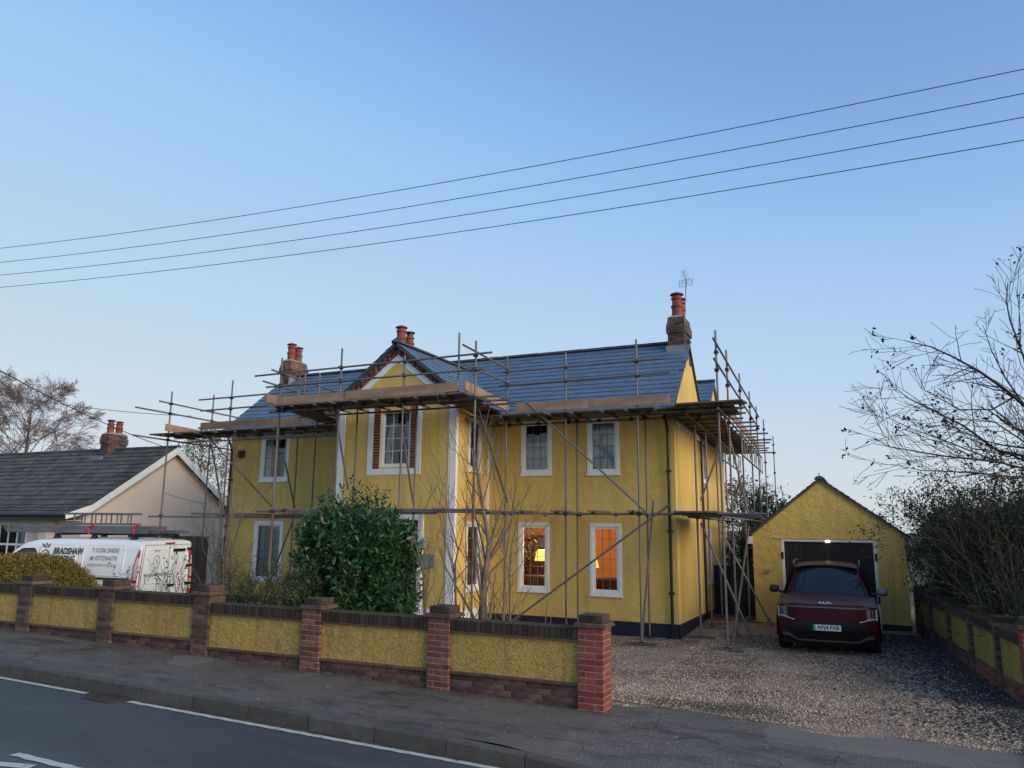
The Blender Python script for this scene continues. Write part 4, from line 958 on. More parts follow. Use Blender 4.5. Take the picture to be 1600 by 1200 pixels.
obj('plinth', MB().box(GL - .01, D[0] - .08, YG - .016, YG - .001, -.06, .04).box(D[1] + .08, GR + .01, YG - .016, YG - .001, -.06, .16), M['navy'], gar)
obj('lintel_band', MB().box(-2.36, .30, YG - .03, YG - .001, 2.25, 2.285), M['garage_render'], gar)
obj('door_frame', MB().box(D[0] - .07, D[0], YG - .01, YG + .1, 0, 2.24).box(D[1], D[1] + .07, YG - .01, YG + .1, 0, 2.24).box(D[0], D[1], YG - .012, YG + .1, D[3], 2.24), M['white'], gar, bevel=.005)
for s, (a, b_) in enumerate(((D[0], -1.033), (-1.027, D[1]))):
    dr = obj('door', MB().box(a, b_, YG + .06, YG + .10, .02, D[3] - .01), M['wood_dark'], gar)
    n = 9; wd = (b_ - a) / n
    for i in range(n): obj('plank', MB().box(a + i * wd + .004, a + (i + 1) * wd - .004, YG + .042, YG + .059, .03, D[3] - .015), M['wood_dark'], dr)
    for z in (1.78, .72):
        h0 = a - .05 if s == 0 else b_ + .05; h1 = h0 + (.42 if s == 0 else -.42)
        obj('strap_hinge', MB().box(min(h0, h1), max(h0, h1), YG + .028, YG + .041, z, z + .05).box(h0 - .03, h0 + .03, YG - .024, YG - .013, z - .07, z + .12), M['black_plastic'], dr)
obj('lamp_housing', MB().box(-1.09, -.95, YG - .06, YG - .013, 2.185, 2.235), M['white'], gar)
obj('lamp_lens', MB().box(-1.075, -.965, YG - .085, YG - .0605, 2.165, 2.205), M['bulb_glow'], gar)
for s in (-1, 1):
    ex_ = GL - .10 if s < 0 else GR + .10
    rfg = roofdeck('roof', [(ex_, YG - .05, GEZ - .07), (ex_, YG + 5.6, GEZ - .07), (GAX, YG + 5.6, GAZ), (GAX, YG - .05, GAZ)], M['old_tile'], gar, .05)
    slates(rfg, (ex_, YG - .06, GEZ - .07), (0, 5.6, 0), (GAX - ex_, 0, GAZ - GEZ + .07), .27, .17, M['old_tile'], thick=.014, lift=.018, name='roof_tiles')
ridge_tiles(rfg, (GAX, YG - .06, GAZ + .03), (GAX, YG + 5.5, GAZ + .03))
obj('finial', MB().path([(GAX, YG - .03, GAZ + .05), (GAX, YG - .03, GAZ + .16)], .012, 6), M['ridge'], gar)
obj('bargeboard_end', MB().box(GL - .16, GL - .001, YG - .04, YG + .3, GEZ - .30, GEZ - .1), M['white'], gar)
t_ = onY(1199, 892, YG); obj('tap_box', MB().box(t_[0] - .06, t_[0] + .06, YG - .06, YG - .001, t_[2] - .05, t_[2] + .05), M['lead'], gar, bevel=.01)
t_ = onY(1203, 967, YG); obj('vent', MB().box(t_[0] - .03, t_[0] + .03, YG - .03, YG - .001, t_[2] - .03, t_[2] + .03), M['lead'], gar)
# dark gate between house and garage
gt = thing('side_gate', 'dark boarded side gate between the house and the garage', 'gate', (-3.6, 24.0, 0))
x0, x1 = xs_(24) + .04, GL - .02; n = 8
for i in range(n): obj('board', MB().box(x0 + (x1 - x0) * i / n + .003, x0 + (x1 - x0) * (i + 1) / n - .003, 24.0, 24.02, 0, 1.42), M['navy'], gt)
for z in (.25, 1.1): obj('rail', MB().box(x0, x1, 24.021, 24.06, z, z + .09), M['navy'], gt)
obj('post', MB().box(x1 - .08, x1, 23.9, 23.98, 0, 1.9), M['navy'], gt)

# ---------------------------------------------------------------- neighbouring bungalow
XG = -23.0
bg_ = thing('bungalow', 'cream neighbouring bungalow with dark tiled roof and white bargeboards, far left', 'bungalow', (-29, 20.5, .3))
yf_, yk, yr_, zr_, ybk, ze_ = 16.35, 17.25, 20.45, 5.22, 23.9, 2.72
sg = lambda u, z, d: (XG - d, u, z)
mb = MB(); mb.prism([(yf_ + .75, .2), (ybk - .4, .2), (ybk - .4, ze_ + .1), (yr_, zr_ - .12), (yk, 3.02), (yf_ + .75, ze_ + .02)], sg, 0, .25); obj('gable_wall', mb, M['cream_render'], bg_)
ywf = yf_ + .75
bwf = lambda u, z, d: (u, ywf + d, z)
WB = [(-33.2, -29.3, .95, 2.45), (-28.6, -25.6, 1.0, 2.45)]
mb = MB(); sheet(mb, bwf, -38, XG - .252, .2, ze_, [sh(w_) for w_ in WB]); obj('front_wall', mb, M['cream_render'], bg_)
for w_ in WB: window(bg_, bwf, *w_, 6, 2, fr=.07, inner=.02, bars='white', bw=.07, curtain=1)
rf = roofdeck('roof', [(-38, yk, 3.05), (XG + .22, yk, 3.05), (XG + .22, yr_, zr_), (-38, yr_, zr_)], M['old_tile'], bg_)
slates(rf, (-38, yk, 3.05), (15.2, 0, 0), (0, yr_ - yk, zr_ - 3.05), .33, .29, M['old_tile'], thick=.02, lift=.028, jit=.008, name='roof_tiles')
rfl = roofdeck('roof_skirt', [(-38, yf_, ze_), (XG + .22, yf_, ze_), (XG + .22, yk, 3.05), (-38, yk, 3.05)], M['old_tile'], bg_)
slates(rfl, (-38, yf_ - .02, ze_), (15.2, 0, 0), (0, yk - yf_ + .1, 3.08 - ze_), .33, .29, M['old_tile'], thick=.02, lift=.028, jit=.008, name='roof_tiles')
roofdeck('roof', [(-38, yr_, zr_), (XG + .22, yr_, zr_), (XG + .22, ybk, ze_), (-38, ybk, ze_)], M['old_tile'], bg_)
ridge_tiles(rf, (-38, yr_, zr_ + .02), (XG + .24, yr_, zr_ + .02), L=.4)
xb_ = XG + .245
for pts in ([(yf_, ze_ + .02), (yk, 3.05), (yr_, zr_), (yr_, zr_ - .27), (yk - .02, 2.80), (yf_ + .02, ze_ - .14)], [(yr_ + .001, zr_), (ybk, ze_), (ybk - .02, ze_ - .2), (yr_ + .001, zr_ - .27)]):
    obj('bargeboard', MB().prism(pts, lambda u, z, d: (xb_ - d, u, z), 0, .03), M['white'], bg_)
obj('gutter', MB().path([(-38, yf_ - .05, ze_ - .02), (XG + .2, yf_ - .05, ze_ - .02)], .06, 8), M['black_plastic'], bg_)
obj('fascia', MB().box(-38, XG + .2, yf_ + .02, yf_ + .05, ze_ - .2, ze_ - .03), M['black_plastic'], bg_)
obj('soffit', MB().box(-38, XG - .01, yf_ + .051, ywf, ze_ - .2, ze_ - .18), M['white_paint'], bg_)
obj('porch_post', MB().box(-24.6, -24.2, ywf - .3, ywf - .02, .2, 2.5), M['cream_render'], bg_)
ch = stack(bg_, -26.40, -25.95, 20.05, 20.85, 4.6, 5.80, M['brick_dark'], [(-26.18, 20.25, .40, .13, True), (-26.18, 20.62, .44, .13)])
obj('lead_flashing', MB().box(-26.46, -25.90, 19.75, 20.04, 4.78, 4.9), M['lead'], ch)
# dark close boarded fence between the two plots
fn = thing('boundary_fence', 'dark close boarded wooden fence between the van and the yellow house', 'fence', (-19, 16.9, .2))
x = -20.6
while x < -17.4:
    obj('board', MB().box(x, x + .115, 16.9 + random.uniform(0, .012), 16.925, .2, 2.12 + random.uniform(-.015, .015)), M['fence_wood'], fn); x += .122
for z in (.6, 1.7): obj('rail', MB().box(-20.6, -17.4, 16.926, 16.98, z, z + .08), M['fence_wood'], fn)
# ---------------------------------------------------------------- scaffolding
scf = thing('scaffolding', 'tube and board scaffolding wrapped round the yellow house up to its eaves', 'scaffold', (-11, 16.5, 0))
_mb = MB().path([(0, 0, 0), (0, 0, 1)], .0242, 10); TUBE = _mb.mesh('tube'); TUBE.materials.append(M['tube']); TUBE.polygons.foreach_set('use_smooth', [True] * len(TUBE.polygons)); TUBE.set_sharp_from_angle(angle=R_(50))
_mb = MB().box(-.5, .5, -.1125, .1125, -.019, .019); BOARD = _mb.mesh('board'); BOARD.materials.append(M['board'])
_mb = MB().box(-.5, .5, -.105, .105, -.019, .019); TOEB = _mb.mesh('toe_board'); TOEB.materials.append(M['toe_board'])
_mb = MB().box(-.045, .045, -.04, .04, -.035, .035).path([(-.02, -.08, 0), (-.02, .06, 0)], .012, 6).path([(.02, 0, -.06), (.02, 0, .06)], .012, 6); COUP = _mb.mesh('coupler'); COUP.materials.append(M['rust_iron'])
_mb = MB().box(-.075, .075, -.075, .075, 0, .008).path([(0, 0, .008), (0, 0, .05)], .019, 8); PLATE = _mb.mesh('base_plate'); PLATE.materials.append(M['rust_iron'])
_sb = np.array([-11, 16.5, 0.0])
def tube(p, q, name='ledger', sag=0):
    p, q = Vector(p), Vector(q); d = q - p
    o = bpy.data.objects.new(name, TUBE); col.objects.link(o); o.parent = scf
    o.location = p - Vector(_sb); o.rotation_mode = 'QUATERNION'; o.rotation_quaternion = d.to_track_quat('Z', 'Y'); o.scale = (1, 1, d.length); return o
def plank(p, q, me=BOARD, name='board', edge=False):
    p, q = Vector(p), Vector(q); d = (q - p); L = d.length; d.normalize()
    up = Vector((0, 0, 1)); s = up.cross(d).normalized(); u = d.cross(s)
    if edge: s, u = u, -s
    o = bpy.data.objects.new(name, me); col.objects.link(o); o.parent = scf
    R = Matrix((d, s, u)).transposed().to_4x4(); o.matrix_local = Matrix.Translation((p + q) / 2 - Vector(_sb)) @ R @ Matrix.Diagonal((L, 1, 1, 1)); return o
def coupler(p): return place('coupler', COUP, scf, p, (random.choice((0, .3, 1.57)), 0, random.choice((0, 1.57))))
def foot(x, y, board=True):
    z = gz(x, y) + .02
    place('base_plate', PLATE, scf, (x, y, z + .04))
    if board: plank((x - .3, y, z + .019), (x + .3, y + .03, z + .019), BOARD, 'sole_board')
def std(x, y, z1, z0=None, lean=0.):
    if z0 is None: z0 = gz(x, y) + .1
    tube((x + lean, y, z0), (x, y, z1), 'standard')
def frange(a, b_, s):
    while a < b_: yield a; a += s
J = lambda s=.03: random.uniform(-s, s)
YA, YAi, YBo, YBi, YC, YCi = 16.9, 17.75, 15.0, 15.95, 16.6, 17.75
# standards, front right
for px_, yt, Yp in ((997, 530, YA), (884, 551, YA), (791, 557, YA)):
    X = onY(px_, 700, Yp)[0]; zt = onY(px_, yt, Yp)[2]; std(X, Yp, zt, lean=J(.015)); foot(X, Yp)
    for z in (2.8, 5.06, 5.92, 6.25): coupler((X, Yp - .01, z))
for px_ in (1010, 902): X = onY(px_, 740, YAi)[0]; std(X, YAi, 5.16); foot(X, YAi); coupler((X, YAi, 2.8)); coupler((X, YAi, 5.06))
# bay
for px_, yt, py_ in ((740, 533, 740), (626, 556, 740), (530, 545, 640), (432, 560, 700)):
    X = onY(px_, py_, YBo)[0]; zt = onY(px_, yt, YBo)[2]; std(X, YBo, zt, lean=J(.02)); foot(X, YBo)
    for z in (2.8, 5.30, 5.94, 6.27): coupler((X, YBo - .01, z))
for px_, yt in ((718, 520), (471, 546)): c = onY(px_, yt, YBo + .03); std(c[0], YBo + .03, c[2], 5.32)
for px_, yt in ((478, 572), (500, 583)): c = onY(px_, yt, 16.4); std(c[0], 16.4, c[2], 5.1)
for px_ in (649, 555): X = onY(px_, 720, YBi)[0]; std(X, YBi, 5.42); coupler((X, YBi, 2.8))
X = onY(437, 650, 15.6)[0]; std(X, 15.6, 6.25)
# left wing
for px_, yt, py_ in ((352, 595, 750),):
    X = onY(px_, py_, YC)[0]; std(X, YC, onY(358, yt, YC)[2]); foot(X, YC)
    for z in (2.7, 5.0, 5.75, 6.07): coupler((X, YC - .01, z))
std(-19.05, 16.7, 6.43); std(-19.15, 18.45, 6.62); std(-19.2, 21.0, 6.4)
for z in (2.7, 4.95, 5.75, 6.05): coupler((-19.05, 16.7, z)); coupler((-19.15, 18.45, z))
for px_ in (462, 490): X = onY(px_, 740, YCi)[0]; std(X, YCi, 5.15); coupler((X, YCi, 2.75))
# right flank: outer and inner rows follow the flank
def dx(y): return -2.85 + SK * (y - 17.3)
def on_d(px_, py_):
    d = ray(px_, py_); t = (-2.85 - SK * 17.3) / (d[0] - SK * d[1]); return CAM + t * d
DY = []
for px_, yt in ((1118, 530), (1135, 560), (1155, 588), (1170, 602), (1181, 630), (1192, 642), (1207, 670)):
    c = on_d(px_, yt); y = c[1]; DY.append(y); std(dx(y), y, 6.85 - .1 * (len(DY) > 4), lean=J(.02))
    for z in (2.78, 5.05, 5.95, 6.35): coupler((dx(y), y, z))
    if y < 24: foot(dx(y), y)
for y in (18.6, 20.5, 22.6, 24.8): std(xs_(y) + .42, y, 5.1); coupler((xs_(y) + .42, y, 2.75)); foot(xs_(y) + .42, y)
# ledgers
X0b = onY(405, 640, YBo)[0]
for (x0, x1, y, z) in ((-8.7, -1.95, YA + .05, 2.80), (-8.9, -3.75, YAi - .05, 2.80), (-8.6, -2.3, YA + .05, 5.05), (-8.9, -3.9, YAi, 5.03), (-9.6, -7.2, YA + .1, 2.83),
                       (-13.9, -7.35, YBo + .05, 2.80), (-12.6, -9.2, YBi, 2.78), (-13.7, -7.55, YBo + .05, 5.30), (-13.5, -8.0, YBi, 5.28), (-10.4, -7.5, YBo + .12, 2.84),
                       (-19.5, -12.2, YC + .05, 2.68), (-17.9, -12.5, YCi, 2.72), (-17.6, -12.4, YC + .05, 5.0), (-19.4, -12.5, YCi, 4.99), (-14.9, -12.2, YC - .02, 2.74)):
    tube((x0, y, z + J(.012)), (x1, y, z + J(.012)), 'ledger')
for x in frange(-13.2, -7.9, .8): coupler((x, YBo + .05, 5.31))
for x in frange(-8.4, -3.0, .8): coupler((x, YA + .05, 5.06)); coupler((x + .2, YAi, 5.05))
for x in frange(-18.6, -12.6, .8): coupler((x, YC + .05, 5.01))
# guard rails
for (p, q) in (((-8.0, YA - .05, 6.24), (-3.85, YA - .05, 6.26)), ((-8.1, YA - .05, 5.90), (-3.82, YA - .05, 5.93)),
               ((-14.15, YBo - .05, 6.24), (-7.35, YBo - .05, 6.29)), ((-13.75, YBo - .05, 5.92), (-7.55, YBo - .05, 5.93)),
               ((-17.75, YC - .05, 6.07), (-13.7, YC - .05, 6.10)), ((-17.65, YC - .05, 5.74), (-12.9, YC - .05, 5.78)),
               ((-7.87, 14.55, 6.42), (-7.87, 17.0, 6.32)), ((-7.87, 14.75, 6.0), (-7.87, 17.0, 5.98)),
               ((-13.38, 14.7, 6.30), (-13.38, 17.3, 6.16)), ((-13.45, 14.5, 5.98), (-13.45, 17.5, 5.86)),
               ((-19.1, 16.3, 6.08), (-19.1, 20.2, 5.98)), ((-19.1, 15.5, 5.78), (-19.1, 20.0, 5.72)), ((-19.1, 15.5, 4.97), (-19.1, 20.4, 4.88))):
    tube(p, q, 'guard_rail')
for z in (6.42, 5.98): tube((dx(16.2) + .05, 16.2, z + .05), (dx(28.3) + .05, 28.3, z), 'guard_rail')
for z in (5.03, 2.74): tube((dx(16.6) + .05, 16.6, z), (dx(28.2) + .05, 28.2, z), 'ledger'); tube((xs_(17) + .47, 17.0, z), (xs_(26) + .47, 26, z), 'ledger')
# transoms
for x in frange(-8.5, -4.1, .62): tube((x + J(.1), 16.5 + J(.16), 5.10), (x + J(.1), 18.02, 5.10), 'transom')
for x in frange(-13.3, -7.8, .6): tube((x + J(.1), 14.58 + J(.16), 5.355), (x + J(.1), 16.2, 5.355), 'transom')
for x in frange(-18.9, -12.4, .7): tube((x + J(), 16.3 + J(.1), 5.055), (x + J(), 18.0, 5.055), 'transom')
for i, y in enumerate(frange(17.1, 28.0, .82)): tube((xs_(y) + .08, y + J(), 5.085), (dx(y) + .52 + J(.2), y + J(), 5.085), 'transom')
for y in (15.1, 15.65, 16.2): tube((-9.0, y, 5.33), (-7.3 + J(.1), y, 5.33), 'transom')
for x in frange(-8.4, -4.2, .9): coupler((x, YA + .05, 2.83)); coupler((x + .3, YAi - .05, 2.80)); tube((x, 16.6, 2.86), (x + J(.05), 18.05, 2.86), 'transom')
for x in frange(-13.0, -8.0, 1.1): coupler((x, YBo + .05, 2.83)); tube((x, 14.7, 2.86), (x + J(.05), 16.25, 2.86), 'transom')
for x in frange(-17.4, -12.8, 1.6): tube((x, 16.3, 2.76), (x + J(.05), 18.1, 2.76), 'transom')
for y in (17.0, 18.4, 20.2, 22.0): tube((xs_(y) + .1, y, 2.80), (dx(y) + .55 + J(.1), y, 2.80), 'transom')
# decks
def deck_x(x0, x1, ys_, z):
    for y in ys_:
        m_ = (x0 + x1) / 2 + J(.8); plank((x0 + J(.12), y, z + J(.004)), (m_ - .01, y, z + J(.004))); plank((m_ + .01, y, z + J(.004)), (x1 + J(.12), y, z + J(.004)))
deck_x(-8.7, -4.15, [16.78 + .235 * k for k in range(5)], 5.146)
deck_x(-13.35, -7.95, [14.88 + .235 * k for k in range(5)], 5.40)
deck_x(-19.4, -12.6, [16.50 + .235 * k for k in range(5)], 5.10)
for k in range(7):
    x = -4.02 + .238 * k; ye = 21.3 + J(.2) if k < 5 else 18.3 + J(.2)
    plank((x, 16.75 + J(.05), 5.128), (x + SK * (ye - 17), ye, 5.128))
    if k < 5: plank((x + SK * 4.4, 21.55 + J(.05), 5.128), (x + SK * 11, 28.0 + J(.2), 5.128))
plank((-3.7, 16.72, 5.168), (-2.25, 16.66, 5.168)); plank((-3.9, 16.95, 5.168), (-2.22, 16.93, 5.168))
for k in range(4): x = -3.72 + .24 * k; plank((x, 16.7 + J(.1), 2.845), (x - .1, 19.8 + J(.3), 2.845))
for k in range(3): plank((-13.2 + .24 * k, 15.1, 5.36), (-13.2 + .24 * k, 17.4, 5.16))
for k in range(3): plank((-8.75 + .24 * k, 15.95, 5.37), (-8.75 + .24 * k, 17.9, 5.20))
# toe boards
T_ = lambda p, q: plank(p, q, TOEB, 'toe_board', True)
T_((-7.62, YA - .09, 5.32), (-5.75, YA - .09, 5.325)); T_((-5.73, YA - .085, 5.325), (-3.85, YA - .085, 5.335))
T_((-13.3, YBo - .08, 5.53), (-11.0, YBo - .08, 5.54)); T_((-11.2, YBo - .12, 5.545), (-8.15, YBo - .12, 5.56))
T_((-7.93, 14.78, 5.56), (-7.90, 17.0, 5.38)); T_((-13.33, 14.5, 5.56), (-13.33, 15.35, 5.52))
T_((-17.55, YC - .09, 5.27), (-14.9, YC - .09, 5.28)); T_((-14.88, YC - .085, 5.27), (-12.75, YC - .085, 5.28)); T_((-19.02, 16.55, 5.32), (-19.02, 18.0, 5.26))
for a, b_ in ((18.6, 21.2), (21.3, 24.1), (24.2, 27.8)): T_((dx(a) + .03, a, 5.28), (dx(b_) + .03, b_, 5.28))
# braces
def br(p, q): tube(p, q, 'brace')
br(onY(822, 628, 16.80), onY(1016, 806, 16.80)); br(onY(1048, 787, 16.78), onY(798, 972, 16.78)); br(onY(1021, 782, 17.0), onZ(1003, 1000, .08))
br(onY(748, 640, 15.1), onY(793, 785, 16.84)); br(onY(627, 665, 15.06), onY(646, 787, 15.92)); br(onY(519, 616, 15.06), onY(544, 765, 15.9))
br(onY(311, 668, 16.52), onY(425, 792, 16.52)); br(onY(457, 815, 16.7), onY(418, 918, 17.4)); br(onY(470, 876, 17.2), onY(427, 935, 17.2)); br(onY(445, 720, 16.7), onY(462, 800, 17.7)); br(onY(331, 700, 18.3), onY(347, 790, 17.0))
br(onY(1095, 817, 18.75), onY(1176, 1000, 18.75)); br(onY(1127, 830, 20.5), onY(1207, 980, 20.5)); br(onY(1170, 822, 18.0), onZ(1146, 1004, .08))
br(onY(1130, 645, 19.3), onY(1170, 805, 19.3)); br(onY(1095, 782, 18.7), onY(1124, 702, 18.7)); br(onY(1138, 808, 20.6), onY(1160, 742, 20.6))
# lattice beams on the far half of the flank
def lattice(xf, y0, y1, z0, z1):
    la = empty('lattice_beam', scf); mb = MB()
    for z in (z0, z1): mb.path([(xf(y0), y0, z), (xf(y1), y1, z)], .024, 8)
    n = int((y1 - y0) / .75)
    for i in range(n + 1):
        y = y0 + (y1 - y0) * i / n; mb.path([(xf(y), y, z0), (xf(y), y, z1)], .013, 6)
        if i < n and i % 2: y2 = y0 + (y1 - y0) * (i + 1) / n; mb.path([(xf(y), y, z0), (xf(y2), y2, z1)], .011, 6)
    o = obj('lattice_beam', mb, M['tube'], scf); bpy.data.objects.remove(la); return o
lattice(lambda y: dx(y) + .10, 21.0, 28.2, 4.42, 4.95); lattice(lambda y: xs_(y) + .62, 21.5, 27.5, 4.42, 4.92)
# ---------------------------------------------------------------- text helper
def text_mesh(body, size, shear=0, bold=0., spacing=1.):
    c = bpy.data.curves.new('text', 'FONT'); c.body = body; c.size = size; c.shear = shear; c.offset = bold; c.space_character = spacing; c.align_x = 'CENTER'; c.align_y = 'CENTER'; c.resolution_u = 3
    o = bpy.data.objects.new('text', c); col.objects.link(o); bpy.context.view_layer.update()
    me = bpy.data.meshes.new_from_object(o.evaluated_get(bpy.context.evaluated_depsgraph_get())); bpy.data.objects.remove(o); return me
def put_text(name, body, size, material, parent, loc, rot, shear=0, bold=0., spacing=1., sx=1.):
    me = text_mesh(body, size, shear, bold, spacing); me.materials.clear(); me.materials.append(material)
    o = bpy.data.objects.new(name, me); col.objects.link(o); o.parent = parent; o.location = loc; o.rotation_euler = rot; o.scale = (sx, 1, 1); return o
def surf(fn, us, vs_):
    mb = MB(); n = len(us)
    for v in vs_:
        for u_ in us: mb.v.append(tuple(fn(u_, v)))
    for j in range(len(vs_) - 1):
        for i in range(n - 1): a = j * n + i; mb.f.append((a, a + 1, a + n + 1, a + n)); mb.m.append(0)
    return mb
lin = lambda a, b_, n: [a + (b_ - a) * i / n for i in range(n + 1)]
def loft(secs):
    mb = MB(); n = len(secs[0])
    for s in secs: mb.v += [tuple(p) for p in s]
    for j in range(len(secs) - 1):
        for i in range(n - 1): a = j * n + i; mb.f.append((a, a + 1, a + n + 1, a + n)); mb.m.append(0)
    return mb
# ---------------------------------------------------------------- maroon car, local axes: x across, -y front, z up
car = thing('parked_car', 'maroon electric family car parked nose out before the garage doors', 'car', (-.90, 17.2, gz(-.9, 19) + .012), R_(1.5))
def fy(x, z):                                   # front fascia surface
    ax = abs(x) / .99; return .02 + .34 * ax ** 5 + .10 * ax ** 2 + max(0, z - .95) * .55 + max(0, .5 - z) * .35
W_ = .985
def interp(tab, v):
    for (a, p), (b_, q) in zip(tab, tab[1:]):
        if v <= b_: t = sm((v - a) / (b_ - a)); return p + (q - p) * t
    return tab[-1][1]
# side body: lower hull lofted along y
secs = []
for y in [.40, .55, .75, 1.0, 1.3, 1.6, 1.9, 2.3, 2.8, 3.3, 3.8, 4.3, 4.7, 4.9, 5.0]:
    t_end = sm((y - 4.6) / .4); hw = W_ - .10 * t_end - .02 * sm((.7 - y) / .3)
    top = .945 + .125 * math.sin(min(1, max(0, (y - .46) / .98) * 1.15) * 1.45) + .02 * sm((y - 1.4) / 1.0)
    s = [(-hw * .9, .26), (-hw * .97, .33), (-hw, .55), (-hw * 1.0, .8), (-hw * .985, .95), (-hw * .95, top)]
    secs.append([(a, y, z) for a, z in s] + [(-a, y, z) for a, z in reversed(s)])
mb = loft(secs); mb.poly(list(reversed(secs[-1]))); body = obj('body', mb, M['car_paint'], car, smooth=40, local=True)
# bonnet
def bon(u_, v):                                  # u -1..1, v 0..1 front to windscreen
    x = u_ * (.93 + .02 * v); y = .06 + .10 * u_ * u_ + .30 * abs(u_) ** 5 + v * (1.42 - .34 * abs(u_) ** 5 - .1 * u_ * u_)
    z = 1.00 + .125 * math.sin(min(1, v * 1.15) * 1.45) - .055 * abs(u_) ** 3 + .012 * (abs(u_) > .55) * (abs(u_) < .8)
    return (x, y, z)
obj('bonnet', surf(bon, lin(-1, 1, 24), lin(0, 1, 12)), M['car_paint'], car, smooth=True, local=True, fix=False)
# roof and cabin
def cab(yb, zb, hwb, n=9): return None
roofp = [(2.05, 1.70, .66), (2.3, 1.735, .69), (2.8, 1.75, .71), (3.4, 1.745, .71), (4.0, 1.72, .70), (4.6, 1.66, .67), (4.85, 1.58, .64)]
secs = []
for (y, z, h) in roofp: secs.append([(h * math.sin(a) / math.sin(1.35) , y, z - .10 * (1 - math.cos(a))) for a in lin(-1.35, 1.35, 14)])
obj('roof', loft(secs), M['car_paint'], car, smooth=True, local=True, fix=False)
def ws(u_, v):                                   # windscreen
    hb, ht = .80, .62; h = hb + (ht - hb) * v; y = 1.42 + .10 * u_ * u_ + v * (.66 + .02) ; z = 1.095 + v * .585 - .03 * u_ * u_ * (1 + v) ; return (u_ * h, y, z)
gl = obj('windscreen', surf(ws, lin(-1, 1, 14), lin(0, 1, 8)), M['car_glass'], car, smooth=True, local=True, fix=False)
obj('cowl', surf(lambda u_, v: (u_ * .86, 1.36 + .10 * u_ * u_ + v * .10, 1.088 + .012 * v - .03 * u_ * u_), lin(-1, 1, 10), lin(0, 1, 2)), M['car_black'], car, local=True, fix=False)
for s in (-1, 1):
    pil = []
    for v in lin(0, 1, 8):
        a = np.array(ws(s, v)); h = .80 + (.62 - .80) * v
        pil.append([tuple(a + np.array([-s * .012, -.012, .004])), tuple(a + np.array([s * .045, .0, .006])), tuple(a + np.array([s * .085, .10, -.01]))])
    obj('windscreen_pillar', loft(pil), M['car_paint'], car, smooth=True, local=True)
    # side glass and door upper
    mb = MB().poly([(s * .915, 1.55, 1.08), (s * .93, 4.6, 1.10), (s * .70, 4.7, 1.58), (s * .715, 2.2, 1.64), (s * .76, 2.05, 1.60)]); obj('side_window', mb, M['car_glass'], car, local=True)
    mb = MB().path([(s * .69, 2.15, 1.71), (s * .70, 2.35, 1.745), (s * .71, 3.2, 1.765), (s * .70, 4.3, 1.735), (s * .68, 4.5, 1.68)], .018, 8); obj('roof_rail', mb, M['skid'], car, smooth=True, local=True)
    # mirror
    mi = obj('mirror', MB().path([(s * .90, 1.62, 1.11), (s * 1.0, 1.60, 1.12)], .03, 8), M['car_black'], car, local=True)
    secs = []
    for k, (dx_, sc_) in enumerate(((0, .5), (.02, .9), (.10, 1.0), (.17, .96), (.20, .6))):
        secs.append([(s * (1.0 + dx_), 1.60 + .10 * sc_ * math.cos(a), 1.175 + .085 * sc_ * math.copysign(abs(math.sin(a)) ** .7, math.sin(a))) for a in lin(0, 2 * math.pi, 12)])
    mb = loft(secs); mb.poly(secs[-1]); obj('mirror_shell', mb, M['car_black' if s < 0 else 'skid'], mi, smooth=40, local=True)
    # wheels: front pair and rear pair
    for yw in (.95, 4.05):
        w0 = s * .74; wh = obj('wheel', MB().lathe([(.26, 0), (.36, 0), (.385, .03 * s), (.385, .21 * s), (.36, .24 * s), (.27, .24 * s)], (w0, yw, .385), 28, axis='x'), M['black_rubber'], car, smooth=40, local=True)
        obj('rim', MB().lathe([(.02, .20 * s), (.10, .22 * s), (.25, .235 * s), (.265, .2 * s)], (w0, yw, .385), 20, axis='x'), M['skid'], wh, smooth=40, local=True)
        arch = []
        for a in lin(-.2, math.pi + .2, 16):
            arch.append([(s * (W_ - .02), yw + .40 * math.cos(a), .385 + .40 * math.sin(a)), (s * (W_ + .015), yw + .43 * math.cos(a), .385 + .43 * math.sin(a)), (s * (W_ + .004), yw + .50 * math.cos(a), .385 + .50 * math.sin(a))])
        obj('arch_cladding', loft(arch), M['car_black'], car, smooth=True, local=True)
# fascia pieces: strips between two height functions, set proud of the fascia surface
def fstrip(name, x0, x1, lo, hi, out, material, parent=car, n=16, m=3):
    mb = MB(); us = lin(x0, x1, n); vv = lin(0, 1, m)
    for k, off in enumerate((-out, .03)):
        for v in vv:
            for x in us: z = lo(x) + (hi(x) - lo(x)) * v; mb.v.append((x, fy(x, z) + off, z))
    N_ = (n + 1) * (m + 1)
    for j in range(m):
        for i in range(n): a = j * (n + 1) + i; mb.f.append((a, a + 1, a + n + 2, a + n + 1)); mb.m.append(0)
    ring = [i for i in range(n + 1)] + [j * (n + 1) + n for j in range(1, m + 1)] + [m * (n + 1) + i for i in range(n - 1, -1, -1)] + [j * (n + 1) for j in range(m - 1, 0, -1)]
    for a, b_ in zip(ring, ring[1:] + ring[:1]): mb.f.append((a, a + N_, b_ + N_, b_)); mb.m.append(0)
    return obj(name, mb, material, parent, smooth=35, local=True)
fs = fstrip('fascia', -.965, .965, lambda x: .30 + .03 * abs(x), lambda x: .996 - .062 * abs(x) ** 3, 0, M['car_paint'], n=28, m=8)
fstrip('light_bar', -.80, .80, lambda x: .935 - .012 * abs(x), lambda x: .958 - .012 * abs(x), .012, M['skid'], fs)
fstrip('grille_panel', -.74, .74, lambda x: .665 + (.05 * sm((abs(x) - .5) / .2)), lambda x: .925, .018, M['car_paint'], fs)
fstrip('bonnet_gap', -.90, .90, lambda x: .986 - .062 * abs(x) ** 3, lambda x: .995 - .062 * abs(x) ** 3, .003, M['car_black'], fs)
